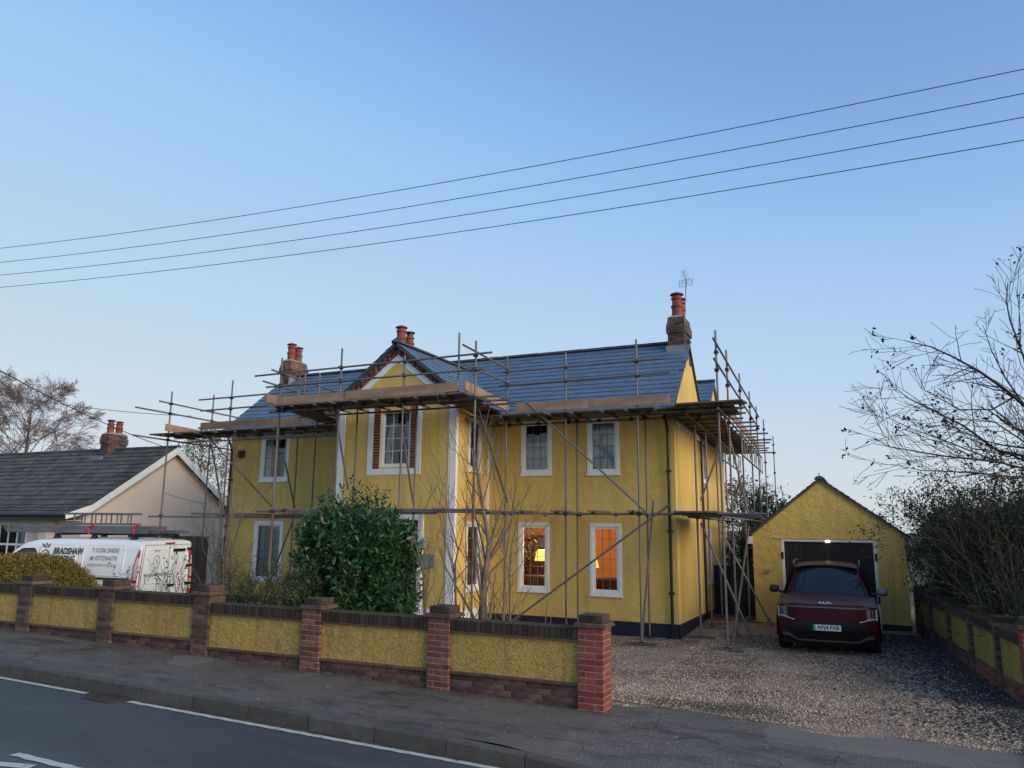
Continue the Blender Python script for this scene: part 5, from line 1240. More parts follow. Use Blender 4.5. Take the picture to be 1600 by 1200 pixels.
lowg = fstrip('lower_grille', -.80, .80, lambda x: .33 + .02 * abs(x) if abs(x) < .6 else .345 + (abs(x) - .6) * .5, lambda x: .655 if abs(x) < .5 else .655 - (abs(x) - .5) * .22, .012, M['car_black'], fs, n=24)
for k in range(4): fstrip('grille_slat', -.56, .56, lambda x, k=k: .385 + k * .03, lambda x, k=k: .397 + k * .03, .02, M['car_black'], lowg)
fstrip('skid_plate', -.86, .86, lambda x: .275 + .07 * sm((abs(x) - .55) / .2), lambda x: .305 + .105 * sm((abs(x) - .55) / .2), .03, M['skid'], fs, n=28)
fstrip('lower_valance', -.9, .9, lambda x: .20, lambda x: .278, .0, M['car_black'], fs)
for s in (-1, 1):
    xa, xb2 = (.745, .945) if s > 0 else (-.945, -.745)
    hl = fstrip('headlight', xa, xb2, lambda x: .70 + (.02 if abs(x) > .85 else 0), lambda x: .935 - .03 * abs(x), .016, M['headlight'], fs, n=8, m=5)
    fstrip('running_light', *( (.925, .945) if s > 0 else (-.945, -.925)), lambda x: .70, lambda x: .925, .024, M['drl'], hl, n=2, m=4)
    fstrip('running_light', xa - (.14 if s > 0 else 0), xb2 + (.14 if s < 0 else 0), lambda x: .678 + .05 * sm((abs(x) - .62) / .2), lambda x: .693 + .05 * sm((abs(x) - .62) / .2), .026, M['drl'], hl, n=8, m=1)
    for k in range(3):
        fstrip('light_cell', s * (.79 + .045 * k) - .013, s * (.79 + .045 * k) + .013, lambda x: .75, lambda x: .89, .020, M['amber' if s > 0 and k < 1 else 'car_glass'], hl, n=1, m=2)
# number plate and badge
pz_ = .555; pp = fy(0, pz_) - .035
pt = obj('number_plate', MB().box(-.26, .26, pp, pp + .02, pz_ - .056, pz_ + .056), M['plate_white'], car, local=True)
obj('green_flash', MB().box(-.258, -.215, pp - .002, pp - .0005, pz_ - .054, pz_ + .054), M['plate_green'], pt, local=True)
put_text('plate_letters', 'AP24 PXB', .098, M['ink'], pt, (.022, pp - .003, pz_), (math.pi / 2, 0, 0), bold=.0028, sx=.98)
bz_ = 1.018; by = .045
bm_ = MB()
for seg in ([(-.10, 0), (-.10, .036)], [(-.10, .006), (-.068, .036)], [(-.085, .018), (-.055, .0), (-.028, .036)], [(-.028, .036), (-.028, 0), (.028, .0)], [(.0, 0), (.022, .036), (.058, .0)], [(.022, .036), (.06, .036), (.10, 0)], [(.058, 0), (.08, .0)]):
    for a, b_ in zip(seg, seg[1:]): bm_.path([(a[0] * 1.2, by - .014 + a[1] * .3, bz_ + a[1]), (b_[0] * 1.2, by - .014 + b_[1] * .3, bz_ + b_[1])], .0052, 6)
obj('bonnet_badge', bm_, M['drl'], car, local=True)
obj('wiper', MB().path([(-.62, 1.40, 1.12), (.05, 1.36, 1.115)], .011, 6).path([(.0, 1.38, 1.118), (.62, 1.42, 1.12)], .011, 6), M['car_black'], car, local=True)
obj('roof_aerial', MB().prism([(-.03, 0), (.03, 0), (.01, .07)], lambda u_, z, d: (d, 4.3 + u_ * 2, 1.72 + z), -.015, .015), M['car_black'], car, local=True)
obj('underbody', MB().box(-.85, .85, .5, 4.8, .2, .34), M['car_black'], car, local=True)
# ---------------------------------------------------------------- white van, local axes: x along (nose at -x, rear doors at x=0), y across (0 = near side), z up
VX, VY, VZ = -13.95, 11.75, .17
van = thing('white_van', 'white panel van with roofing firm lettering and ladders on its roof rack', 'van', (VX, VY, VZ), R_(11))
VW = 1.78
van.scale = (.87, 1, 1)
prof = [(0.0, 1.93), (-.25, 1.965), (-.8, 1.98), (-2.4, 1.98), (-3.0, 1.96), (-3.35, 1.90), (-3.62, 1.78), (-4.25, 1.32), (-4.38, 1.20), (-4.85, 1.10), (-5.05, .98), (-5.12, .80), (-5.13, .45)]
def hw(z, x):
    t = VW / 2; t -= .065 * sm((z - 1.15) / .85); t -= .10 * sm((-x - 4.3) / .9); t -= .02 * sm((.5 - z) / .3); return t
secs = []
for (x, zt) in [(-.0, 1.93)] + prof[1:]:
    s = []
    zs = [.32, .5, .8, 1.05, 1.3, 1.55, 1.75]
    pts = []
    for z in zs: zz = min(z, zt - .12); pts.append((hw(zz, x), zz))
    h = hw(zt, x)
    pts += [(h + .012, zt - .085), (h - .02, zt - .03), (h - .10, zt - .004), (h * .5, zt + .012)]
    secs.append([(x, VW / 2 - a, z) for a, z in pts] + [(x, VW / 2, zt + .016)] + [(x, VW / 2 + a, z) for a, z in reversed(pts)])
mb = loft(secs); mb.poly(secs[0]); mb.poly(list(reversed(secs[-1]))); vb = obj('body', mb, M['van_paint'], van, smooth=40, local=True)
def nside(x, z, o): return (x, VW / 2 - hw(z, x) - o, z)     # point on the near flank, o metres proud
def flank(name, poly, material, parent, o=.004, sub=6):
    """thin raised shape on the near flank following its tumblehome"""
    zs = sorted(set([p[1] for p in poly])); mb = MB(); mb.poly([nside(x, z, o) for x, z in poly]); return obj(name, mb, material, parent, local=True, fix=True)
def seam(name, pts, parent=vb, r=.006, material='van_seam'): return obj(name, MB().path([nside(x, z, .001) for x, z in pts], r, 6), M[material], parent, local=True)
# cab door window
wp = [(-4.05, 1.20), (-3.05, 1.20), (-2.98, 1.30), (-3.0, 1.68), (-3.08, 1.75), (-3.42, 1.74), (-3.62, 1.64), (-4.02, 1.30)]
dw = flank('cab_window', wp, M['car_glass'], van, .006)
obj('window_rubber', MB().path([nside(x, z, .008) for x, z in wp + wp[:1]], .014, 6), M['black_plastic'], dw, local=True)
mirr = obj('mirror', MB().obox((-4.0, VW / 2 - hw(1.2, -4) - .16, 1.24), (.06, 0, 0), (0, .10, 0), (0, 0, .14)), M['black_plastic'], van, local=True, bevel=.03)
# panel lines
seam('door_seam', [(-2.90, .45), (-2.90, 1.1), (-2.92, 1.78)]); seam('door_seam', [(-1.72, .40), (-1.72, 1.1), (-1.74, 1.84)])
seam('roof_rail_line', [(-.12, 1.86), (-2.9, 1.86)], r=.005)
def rounded(x0, x1, z0, z1, r=.08, n=4):
    out = []
    for cx, cz, a0 in ((x1 - r, z1 - r, 0), (x0 + r, z1 - r, 90), (x0 + r, z0 + r, 180), (x1 - r, z0 + r, 270)):
        for i in range(n + 1): a = R_(a0 + 90 * i / n); out.append((cx + r * math.cos(a), cz + r * math.sin(a)))
    return out
for (x0, x1, z0, z1) in ((-1.60, -.42, 1.22, 1.84), (-2.82, -1.82, 1.22, 1.84)):
    q = rounded(x0, x1, z0, z1); obj('panel_swage', MB().path([nside(x, z, .002) for x, z in q + q[:1]], .009, 6), M['van_paint'], vb, smooth=True, local=True)
seam('swage_line', [(-2.85, 1.02), (-.3, 1.05)], r=.012, material='van_paint')
mb = MB(); mb.path([nside(x, .62, .012) for x in lin(-4.2, -.16, 8)], .036, 8); obj('side_moulding', mb, M['black_plastic'], van, local=True)
obj('sliding_door_rail', MB().path([nside(x, 1.16, .004) for x in lin(-1.7, -.2, 4)], .022, 6), M['black_plastic'], van, local=True)
for xw in (-4.15, -.95):
    for yn, s in ((0, 1), (VW, -1)):
        yy = yn + s * .06
        wh = obj('wheel', MB().lathe([(.2, 0), (.30, 0), (.33, .03 * s), (.33, .19 * s), (.30, .21 * s)], (xw, yy, .33), 24, axis='y'), M['black_rubber'], van, smooth=40, local=True)
        obj('rim', MB().lathe([(.03, -.012 * s), (.2, .0), (.21, .03 * s)], (xw, yy, .33), 20, axis='y'), M['skid'], wh, smooth=40, local=True)
        obj('wheel_arch', MB().path([(xw + .40 * math.cos(a), yn - s * .0 + s * .012, .33 + .40 * math.sin(a)) for a in lin(0, math.pi, 12)], .02, 6), M['black_plastic'], van, local=True)
# rear face
obj('rear_corner', MB().path([(.0, VW / 2 - hw(z, 0) + .03, z) for z in (.45, .8, 1.1, 1.4, 1.7, 1.84)], .03, 8), M['van_paint'], vb, smooth=True, local=True)
seam_r = lambda pts, nm='rear_seam', r=.006: obj(nm, MB().path([(.004, y, z) for y, z in pts], r, 6), M['van_seam'], vb, local=True)
seam_r([(.98, .45), (.98, 1.86)]); seam_r([(.13, .48), (.13, 1.2), (.20, 1.85), (1.70, 1.85), (1.77, 1.2), (1.77, .48)])
q = rounded(.26, .90, 1.05, 1.75, .08); obj('rear_swage', MB().path([(.004, y, z) for y, z in q + q[:1]], .009, 6), M['van_paint'], vb, smooth=True, local=True)
q = rounded(1.06, 1.62, 1.05, 1.75, .08); obj('rear_swage', MB().path([(.004, y, z) for y, z in q + q[:1]], .009, 6), M['van_paint'], vb, smooth=True, local=True)
obj('brake_light', MB().box(.002, .02, .82, 1.14, 1.865, 1.90), M['tail_red'], van, local=True, bevel=.006)
for z in (1.72, 1.35, .95): obj('hinge', MB().box(.002, .03, 1.58, 1.80, z, z + .055), M['black_plastic'], van, local=True, bevel=.008)
obj('hinge', MB().box(.002, .035, 1.10, 1.50, 1.70, 1.76).path([(.02, 1.2, 1.64), (.02, 1.2, 1.72)], .012, 6), M['black_plastic'], van, local=True)
obj('door_handle', MB().box(.002, .03, 1.0, 1.2, .95, 1.0), M['black_plastic'], van, local=True)
obj('rear_bumper', MB().box(-.05, .07, .06, VW - .06, .30, .47), M['black_plastic'], van, local=True, bevel=.03)
for s in (0, 1):
    def tp(u_, z, o=.0):
        h = hw(z, 0); y = VW / 2 - h if s == 0 else VW / 2 + h
        sgn = 1 if s == 0 else -1
        # wraps from flank (u<0) to rear face (u>0)
        return (min(0.0, u_) + (.012 + o if u_ >= 0 else -.0), y + sgn * (max(0, u_)) - sgn * (.010 + o if u_ < 0.001 else 0), z)
    def lampshape(name, rows, material, parent, o=0.):
        mb = MB()
        for (z, u0, u1) in rows:
            for u_ in (u0, min(0, u1) if u0 < 0 else u0, u1): mb.v.append(tp(u_, z, o))
        for j in range(len(rows) - 1):
            for i in range(2): a = j * 3 + i; mb.f.append((a, a + 1, a + 4, a + 3)); mb.m.append(0)
        return obj(name, mb, material, parent, local=True)
    tl = lampshape('tail_light', [(.72, -.06, .06), (.80, -.15, .09), (1.1, -.13, .09), (1.4, -.12, .085), (1.60, -.085, .08), (1.76, -.02, .07)], M['tail_red'], van)
    lampshape('clear_lens', [(1.14, -.10, .055), (1.4, -.09, .05), (1.60, -.055, .045)], M['tail_clear'], tl, .004)
    lampshape('clear_lens', [(.86, -.115, .06), (1.08, -.105, .06)], M['tail_clear'], tl, .004)
# lettering on the flank and on the rear door; stands on the surface
fl = lambda x, z: nside(x, z, .016)
tilt = math.atan2(hw(1.3, -2) - hw(1.7, -2), .4)
rotf = (math.pi / 2 - tilt, 0, 0)
put_text('lettering', 'BRADSHAW', .185, M['ink_blue'], vb, fl(-2.06, 1.70), rotf, shear=.18, bold=.006, sx=.86)
put_text('lettering', 'ROOFING', .18, M['ink_blue'], vb, fl(-2.18, 1.54), rotf, shear=.18, bold=.005, sx=.86)
put_text('lettering', 'T: 01206 304550', .135, M['ink_grey'], vb, fl(-.98, 1.735), rotf, shear=.15, bold=.002, sx=.84)
put_text('lettering', 'M: 07772964770', .135, M['ink_grey'], vb, fl(-1.0, 1.57), rotf, shear=.15, bold=.002, sx=.84)
put_text('lettering', 'info@bradshawroofing.co.uk', .085, M['ink_grey'], vb, fl(-1.02, 1.44), rotf, shear=.15, sx=.84)
mb = MB()
for z0, rr in ((1.57, .155),):
    mb.path([fl(-2.72 + rr * .8 * math.cos(a), z0 + rr * math.sin(a)) for a in lin(0, 2 * math.pi, 24)], .009, 6)
mb.path([fl(-2.80, 1.79), fl(-2.84, 1.86), fl(-2.77, 1.81), fl(-2.72, 1.87), fl(-2.67, 1.81), fl(-2.60, 1.86), fl(-2.64, 1.79), fl(-2.80, 1.79)], .008, 6)
obj('round_emblem', mb, M['ink_blue'], vb, local=True); put_text('lettering', 'B', .17, M['ink_blue'], vb, fl(-2.72, 1.57), rotf, shear=.1)
rotr = (math.pi / 2, 0, math.pi / 2)
put_text('lettering', 'BRADSHAW ROOFING', .092, M['ink_grey'], vb, (.012, .60, 1.22), rotr, bold=.002, sx=.80)
put_text('lettering', 'B', .13, M['ink_grey'], vb, (.012, .58, 1.50), rotr)
mb = MB().path([(.012, .58 + .10 * math.cos(a), 1.50 + .13 * math.sin(a)) for a in lin(0, 2 * math.pi, 20)], .006, 6)
mb.path([(.012, .52, 1.70), (.012, .50, 1.75), (.012, .55, 1.71), (.012, .58, 1.76), (.012, .61, 1.71), (.012, .66, 1.75), (.012, .64, 1.70)], .006, 6); obj('round_emblem', mb, M['ink_grey'], vb, local=True)
obj('rear_plate', MB().box(.003, .012, 1.1, 1.6, .62, .73), M['plate_white'], van, local=True)
# roof bars
for x in (-.35, -1.5, -2.6):
    rb = obj('roof_bar', MB().box(x - .04, x + .04, .15, VW - .15, 2.04, 2.085), M['black_plastic'], van, local=True)
    for y in (.20, VW - .20): obj('bar_foot', MB().hexa([(x - .10, y - .05, 1.95), (x + .10, y - .05, 1.95), (x + .10, y + .05, 1.95), (x - .10, y + .05, 1.95), (x - .04, y - .04, 2.04), (x + .04, y - .04, 2.04), (x + .04, y + .04, 2.04), (x - .04, y + .04, 2.04)]), M['black_plastic'], rb, local=True)
# ladders lashed to the bars: each stands on edge so both stiles show one above the other
ca, sa = math.cos(R_(11)), math.sin(R_(11))
def vw_(x, y, z): return np.array([VX + x * ca - y * sa, VY + x * sa + y * ca, VZ + z])
def ladder(x0, x1, y, z, label, flat=True, width=.36):
    if not flat: width = .22
    L = thing('ladder', label, 'ladder', vw_((x0 + x1) / 2, y + width / 2, z), R_(11), 'ladders lashed on the van roof')
    h = (x1 - x0) / 2
    for yy in (-width / 2, width / 2): obj('stile', MB().box(-h, h, yy - .014, yy + .014, 0, .075) if flat else MB().box(-h, h, -.03, .03, yy + width / 2 - (.0 if yy > 0 else 0), yy + width / 2 + .045), M['aluminium'], L, local=True, bevel=.005)
    n = int((x1 - x0) / .25)
    for i in range(1, n): xx = -h + (x1 - x0) * i / n; obj('rung', MB().path([(xx, -width / 2 - .02, .0375), (xx, width / 2 + .02, .0375)] if flat else [(xx, 0, .04), (xx, 0, width + .005)], .016, 8), M['aluminium'], L, local=True)
    return L
ladder(-3.75, -.05, .28, 2.088, 'longest aluminium ladder, lowest on the near side of the van roof')
ladder(-3.55, .12, .30, 2.175, 'aluminium ladder second from the bottom on the near side of the van roof')
ladder(-2.35, -.40, .30, 2.262, 'short aluminium ladder standing on edge, nearest of two on the van roof stack', False)
ladder(-2.25, -.46, .44, 2.262, 'short aluminium ladder on edge behind its twin on the van roof stack', False)
ladder(-3.5, .20, .95, 2.088, 'aluminium ladder on the far side of the van roof')
for x in (-1.5, -.35):
    rs = obj('red_strap', MB().path([vw_(x, .24, 2.06), vw_(x - .03, .235, 2.2), vw_(x + .1, .25, 2.28)], .02, 6), M['red_tag']); tag(rs, 'red strap tying the ladders at the %s roof bar of the van' % ('middle' if x < -1 else 'rear'), 'strap', 'red ladder straps')
# ---------------------------------------------------------------- overhead wires
def wire(name, p, q, sag, label, r=.010, group=None):
    p, q = np.array(p, float), np.array(q, float); pts = [p + (q - p) * t - np.array([0, 0, 4 * sag * t * (1 - t)]) for t in lin(0, 1, 40)]
    return tag(obj(name, MB().path(pts, r, 5), M['wire']), label, 'cable', group)
for i, ((y0, ym, y1), nm) in enumerate(zip(((388, 266, 108), (410, 296, 146), (430, 324, 183), (449, 350, 219)), ('top', 'second', 'third', 'lowest'))):
    A, Bm, C_ = onY(0, y0, 7.0), onY(800, ym, 7.0), onY(1600, y1, 7.0)
    qc = np.polyfit([A[0], Bm[0], C_[0]], [A[2], Bm[2], C_[2]], 2); pts = [(x, 7.0, np.polyval(qc, x)) for x in lin(A[0] - 11, C_[0] + 11, 60)]
    tag(obj('power_line', MB().path(pts, 0.0042, 5), M['wire']), '%s of the four black power lines crossing the sky' % nm, 'cable', 'power lines over the road')
p0 = onY(-60, 545, 9.0); q0 = onY(262, 700, 17.5); wire('telephone_line', p0, q0, .15, 'telephone line dropping from upper left to the bungalow gable', .012)
p0 = onY(-40, 610, 12.0); q0 = onY(300, 650, 19.0); wire('telephone_line', p0, q0, .12, 'thin telephone line passing above the bungalow chimney towards the house', .009)
p0 = onY(195, 745, 22.0); q0 = onY(320, 787, 18.6); wire('telephone_line', p0, q0, .1, 'thin cable drooping across the cream bungalow gable', .008)
# ---------------------------------------------------------------- vegetation
def rot_dir(d, ang, rng):
    a = unit(np.cross(d, rng.normal(0, 1, 3))); return unit(d * math.cos(ang) + a * math.sin(ang))
def branch(mb, p, d, L, r, lvl, cfg, rng, tips):
    n = cfg.get('seg', 4) + (1 if lvl > 1 else 0); pts = [np.array(p, float)]; rad = [r]; d = np.array(d, float)
    for i in range(n):
        d = unit(d + rng.normal(0, cfg['wob'], 3) + np.array([0, 0, cfg['up'][lvl]])); pts.append(pts[-1] + d * L / n); rad.append(max(cfg['rmin'], r * (1 - .72 * (i + 1) / n)))
    mb.path(pts, rad, 6 if r > .02 else 4 if r > .008 else 3, cap=False)
    if lvl == 0: tips.append((pts[-1], d)); return
    k = cfg['kids'][lvl]; k = int(k) + (rng.random() < k % 1)
    for i in range(k):
        t = rng.uniform(cfg.get('t0', .25), 1.0); j = min(int(t * n), n - 1); q = pts[j] + (pts[j + 1] - pts[j]) * (t * n - j)
        dd = rot_dir(unit(pts[j + 1] - pts[j]), rng.uniform(*cfg['ang']), rng)
        branch(mb, q, dd, L * rng.uniform(*cfg['len']) * (1.15 - .45 * t), max(cfg['rmin'], rad[j] * cfg.get('rk', .55)), lvl - 1, cfg, rng, tips)
    tips.append((pts[-1], d))

# --- laurel in front of the bay
def laurel():
    c = np.array([-8.36, 11.7, 1.60]); z0 = gz(-8.4, 11.7)
    t = thing('laurel_shrub', 'large rounded dark green laurel shrub hiding the front door', 'shrub', (c[0], c[1], z0))
    mb = MB(); tips = []; rng = np.random.default_rng(3)
    cfg = dict(wob=.12, up=[.1, .1, .1, .1], kids=[0, 2, 4, 4], ang=(.3, .8), len=(.5, .8), rmin=.006)
    for k in range(6): branch(mb, (c[0] + rng.uniform(-.25, .25), c[1] + rng.uniform(-.2, .2), z0 - .05), unit(np.array([rng.uniform(-.3, .3), rng.uniform(-.2, .3), 1])), .95, .03, 2, cfg, rng, tips)
    obj('stems', mb, M['bark'], t)
    n = 1650; D = sphere_dirs(n); D = D[D[:, 2] > -.93]
    R = lump(D, 5, .13); sh = np.array([1.06, .98, 1.22])
    pw = np.sign(D) * np.abs(D) ** .72; pw = pw / np.linalg.norm(pw, axis=1, keepdims=True) ** .55
    rad = RNG.uniform(.66, 1.06, (len(D), 1)) ** .7
    C = c + pw * sh * R[:, None] * rad; C[:, 2] = np.maximum(C[:, 2], z0 + .12)
    dirs = unit(unit(pw) * .8 + np.array([0, 0, .55]) + RNG.normal(0, .35, (len(D), 3)))
    parts = [sprigs(C - dirs * .18, dirs, 8, .27, .145, .36)]
    I = sphere_dirs(2600); parts.append(leaves(c + I * sh * RNG.uniform(.35, .75, (2600, 1)), sphere_dirs(2600), .14, .4))
    # long upright shoots at the top
    for dx_, h in ((-.32, .30), (-.12, .48), (.10, .34), (.28, .25), (.45, .22), (-.55, .2), (.62, .2), (-.75, .1), (.0, .25)):
        m = 7; zz = np.linspace(0, h, m); Cc = np.stack([np.full(m, c[0] + dx_) + zz * .1, np.full(m, c[1] - .2) + RNG.normal(0, .02, m), c[2] + 1.22 + zz], 1)
        parts.append(sprigs(Cc, unit(RNG.normal(0, .25, (m, 3)) + np.array([0, 0, 1])), 5, .10, .085, .36))
    V, F = merge(parts); raw('foliage', V, F, M['laurel'], t, kind='stuff')
laurel()
# --- clipped golden hedge
def hedge():
    c = np.array([-16.2, 10.75, 1.05]); t = thing('golden_hedge', 'clipped golden dome shaped hedge behind the wall in front of the van', 'hedge', (c[0], c[1], gz(-15, 10.7)))
    n = 12000; D = sphere_dirs(n); D = D[D[:, 2] > -.35]; R = lump(D, 9, .06)
    C = c + D * np.array([2.0, .95, .775]) * (R * RNG.uniform(.86, 1.02, len(D)))[:, None]
    V1 = sprigs(C, unit(D + RNG.normal(0, .45, D.shape) + np.array([0, 0, .25])), 4, .07, .062, .34)
    I = sphere_dirs(3000); V2 = leaves(c + I * np.array([1.75, .8, .68]), sphere_dirs(3000), .13, .6)
    V, F = merge([V1, V2]); raw('foliage', V, F, M['golden'], t, kind='stuff')
    mb = MB(); rng = np.random.default_rng(2)
    for k in range(8): x = c[0] + rng.uniform(-1.4, 1.4); mb.path([(x, c[1], gz(x, c[1])), (x + rng.uniform(-.2, .2), c[1] + .1, 1.2)], [.02, .008], 5)
    obj('stems', mb, M['bark_dark'], t)
hedge()
# --- small bushes behind the wall
def bush(name, label, c, size, nst, h, leafm, nl, leaf, barkm='bark_dark', seed=1, spread=.5, up=.10, lev=2, asp=.45, cat='bush', kids=(0, 3, 5, 5), rr=.014, kind_leaf='foliage', droop=0.):
    rng = np.random.default_rng(seed); z0 = gz(c[0], c[1]); t = thing(name, label, cat, (c[0], c[1], z0)); mb = MB(); tips = []
    cfg = dict(wob=.13, up=[up, up, up, up], kids=list(kids), ang=(.3, .9), len=(.4, .7), rmin=.003)
    for k in range(nst): branch(mb, (c[0] + rng.uniform(-1, 1) * size * .35, c[1] + rng.uniform(-1, 1) * size * .3, z0 - .05), unit(np.array([rng.normal(0, spread), rng.normal(0, spread * .8), 1])), h * rng.uniform(.6, 1), rr, lev, cfg, rng, tips)
    obj('stems', mb, M[barkm], t)
    if nl:
        P = np.array([q for q, d in tips]); Dd = np.array([d for q, d in tips]); k = max(1, nl // len(P))
        Pj = np.repeat(P, k, 0) - np.repeat(Dd, k, 0) * rng.uniform(0, .25, (len(P) * k, 1)) + rng.normal(0, .035, (len(P) * k, 3))
        V, F = leaves(Pj, np.repeat(Dd, k, 0) + rng.normal(0, .7, (len(P) * k, 3)) - np.array([0, 0, droop]), leaf, asp, rng=rng); raw(kind_leaf, V, F, M[leafm], t, kind='stuff')
    return t
bush('spiny_bush', 'small dark leaved open bush before the rear of the van', (-11.35, 10.5), .6, 10, 1.6, 'evergreen', 360, .055, seed=4, spread=.36, lev=2, kids=(0, 3, 4))
bush('sapling', 'tiny leafy sprig behind the wall pillar below the van side', (-12.35, 10.35), .1, 2, 1.1, 'evergreen', 60, .06, seed=6, spread=.1, lev=1, kids=(0, 4, 3), cat='sapling')
for k, (x, y) in enumerate(((-9.75, 10.5), (-9.05, 10.7), (-8.75, 10.3))):
    bush('privet_bush', ('sparse green privet bush beside the fourth pillar', 'middle green privet bush under the lower left window', 'low green privet bush left of the laurel')[k], (x, y), .6, 15, 1.5 - .12 * k, 'privet', 2000, .045, seed=20 + k, spread=.32, lev=2, kids=(0, 3, 4))
# --- bare young trees and stems behind the wall
def bare(name, label, base, stems, seed, barkm='bark', lev=2, kids=(0, 2.5, 4, 5), ang=(.35, .85), ln=(.3, .6), up=.10, cat='tree', wob=.10, rmin=.0035, leafset=None, rk=.5, t0=.25):
    rng = np.random.default_rng(seed); t = thing(name, label, cat, (base[0], base[1], gz(base[0], base[1]))); tips = []; tr = MB(); mb = MB()
    cfg = dict(wob=wob, up=[up] * 5, kids=list(kids), ang=ang, len=ln, rmin=rmin, rk=rk, t0=t0)
    for (pts, r0) in stems:
        pts = [np.array(p, float) for p in pts]; n = len(pts); rad = [max(rmin, r0 * (1 - .8 * i / (n - 1))) for i in range(n)]; tr.path(pts, rad, 7)
        tot = sum(np.linalg.norm(pts[i + 1] - pts[i]) for i in range(n - 1))
        for i in range(1, n):
            seg = pts[i] - pts[i - 1]; k = kids[lev] * np.linalg.norm(seg); k = int(k) + (rng.random() < k % 1)
            for _ in range(k):
                f = rng.random(); q = pts[i - 1] + seg * f; rr = (rad[i - 1] + (rad[i] - rad[i - 1]) * f) * rk
                branch(mb, q, rot_dir(unit(seg), rng.uniform(*ang), rng), min(1.6, tot * .45) * rng.uniform(.45, 1.0), max(rmin, rr), lev - 1, cfg, rng, tips)
        tips.append((pts[-1], unit(pts[-1] - pts[-2])))
    obj('trunk', tr, M[barkm], t, smooth=True); obj('crown', mb, M[barkm], t, smooth=True, fix=False)
    if leafset:
        m, prob, k, size, asp = leafset; P = []; Dd = []
        for q, d in tips:
            if rng.random() < prob:
                for _ in range(rng.integers(2, k + 1)): P.append(q + rng.normal(0, size * .45, 3)); Dd.append(d * .6 + rng.normal(0, .6, 3) + np.array([0, 0, -.25]))
        V, F = leaves(np.array(P), np.array(Dd), size, asp, rng=rng); raw('leaves', V, F, M[m], t, kind='stuff')
    return t, tips
def pp_(lst, Y): return [onY(x, y, Y + (q[0] if (q := rest) else 0)) for x, y, *rest in lst]
def zb(p): return (p[0], p[1], gz(p[0], p[1]) - .05)
def stem(lst, Y, r):
    pts = [onY(x, y, Y) for x, y in lst]; return ([zb(pts[0])] + pts, r)
bare('young_tree', 'bare pale barked young tree behind the wall in front of the bay flank', (-5.2, 10.4), [stem([(752, 962), (757, 900), (764, 850), (756, 800), (748, 745), (740, 700)], 10.4, .055), stem([(757, 930), (766, 850), (780, 800), (790, 770)], 10.45, .03), stem([(754, 950), (745, 880), (738, 840), (742, 770), (738, 700)], 10.35, .022), stem([(760, 900), (790, 870), (800, 810), (805, 770)], 10.5, .018)], 31, kids=(0, 2.0, 4.0), up=.16, ln=(.3, .55))
bare('young_tree', 'thin bare sapling just right of the laurel', (-6.25, 10.4), [stem([(664, 962), (662, 900), (650, 850), (644, 835)], 10.4, .032), stem([(664, 940), (672, 880), (668, 840)], 10.42, .018)], 32, kids=(0, 1.8, 2.6), up=.2)
bare('young_tree', 'slender bare sapling between the laurel and the pale barked tree', (-5.72, 10.35), [stem([(712, 962), (711, 880), (716, 860), (700, 800), (702, 740)], 10.35, .022), stem([(712, 930), (708, 880), (690, 830), (686, 780)], 10.38, .014), stem([(724, 965), (728, 900), (728, 840), (730, 720)], 10.3, .014)], 33, kids=(0, 2.0, 3.2), up=.16)
bare('young_tree', 'bare sapling nearest the right end of the garden wall coping', (-4.75, 10.5), [stem([(797, 965), (796, 900), (800, 850), (812, 800), (822, 770), (838, 750)], 10.5, .018), stem([(786, 965), (790, 890), (786, 840), (800, 760)], 10.45, .014)], 34, kids=(0, 1.8, 2.6), up=.16)
bare('bare_bush', 'tall bare multi stemmed bush beside the left corner of the house', (-10.9, 11.0), [stem([(345 + a, 930), (346 + a * 1.2, 870), (350 + a * 1.8 + b_, 810), (352 + a * 2.4 + b_ * 1.6, 740 + c)], 11.0 + .1 * (a % 3), .03 - .002 * abs(a) * .3) for a, b_, c in ((-9, -2, 40), (-5, 4, 0), (-1, -4, 20), (3, 5, -10), (7, 0, 30), (11, 6, 10), (14, 2, 50))], 35, kids=(0, 2.0, 2.6), up=.12, ln=(.3, .6))
bare('dry_stalk', 'two dry bare stalks standing against the navy plinth', (-5.75, 12.6), [stem([(852, 975), (855, 930), (857, 905)], 12.6, .012), stem([(860, 975), (862, 955)], 12.6, .01)], 36, kids=(0, 1, .8), cat='plant')
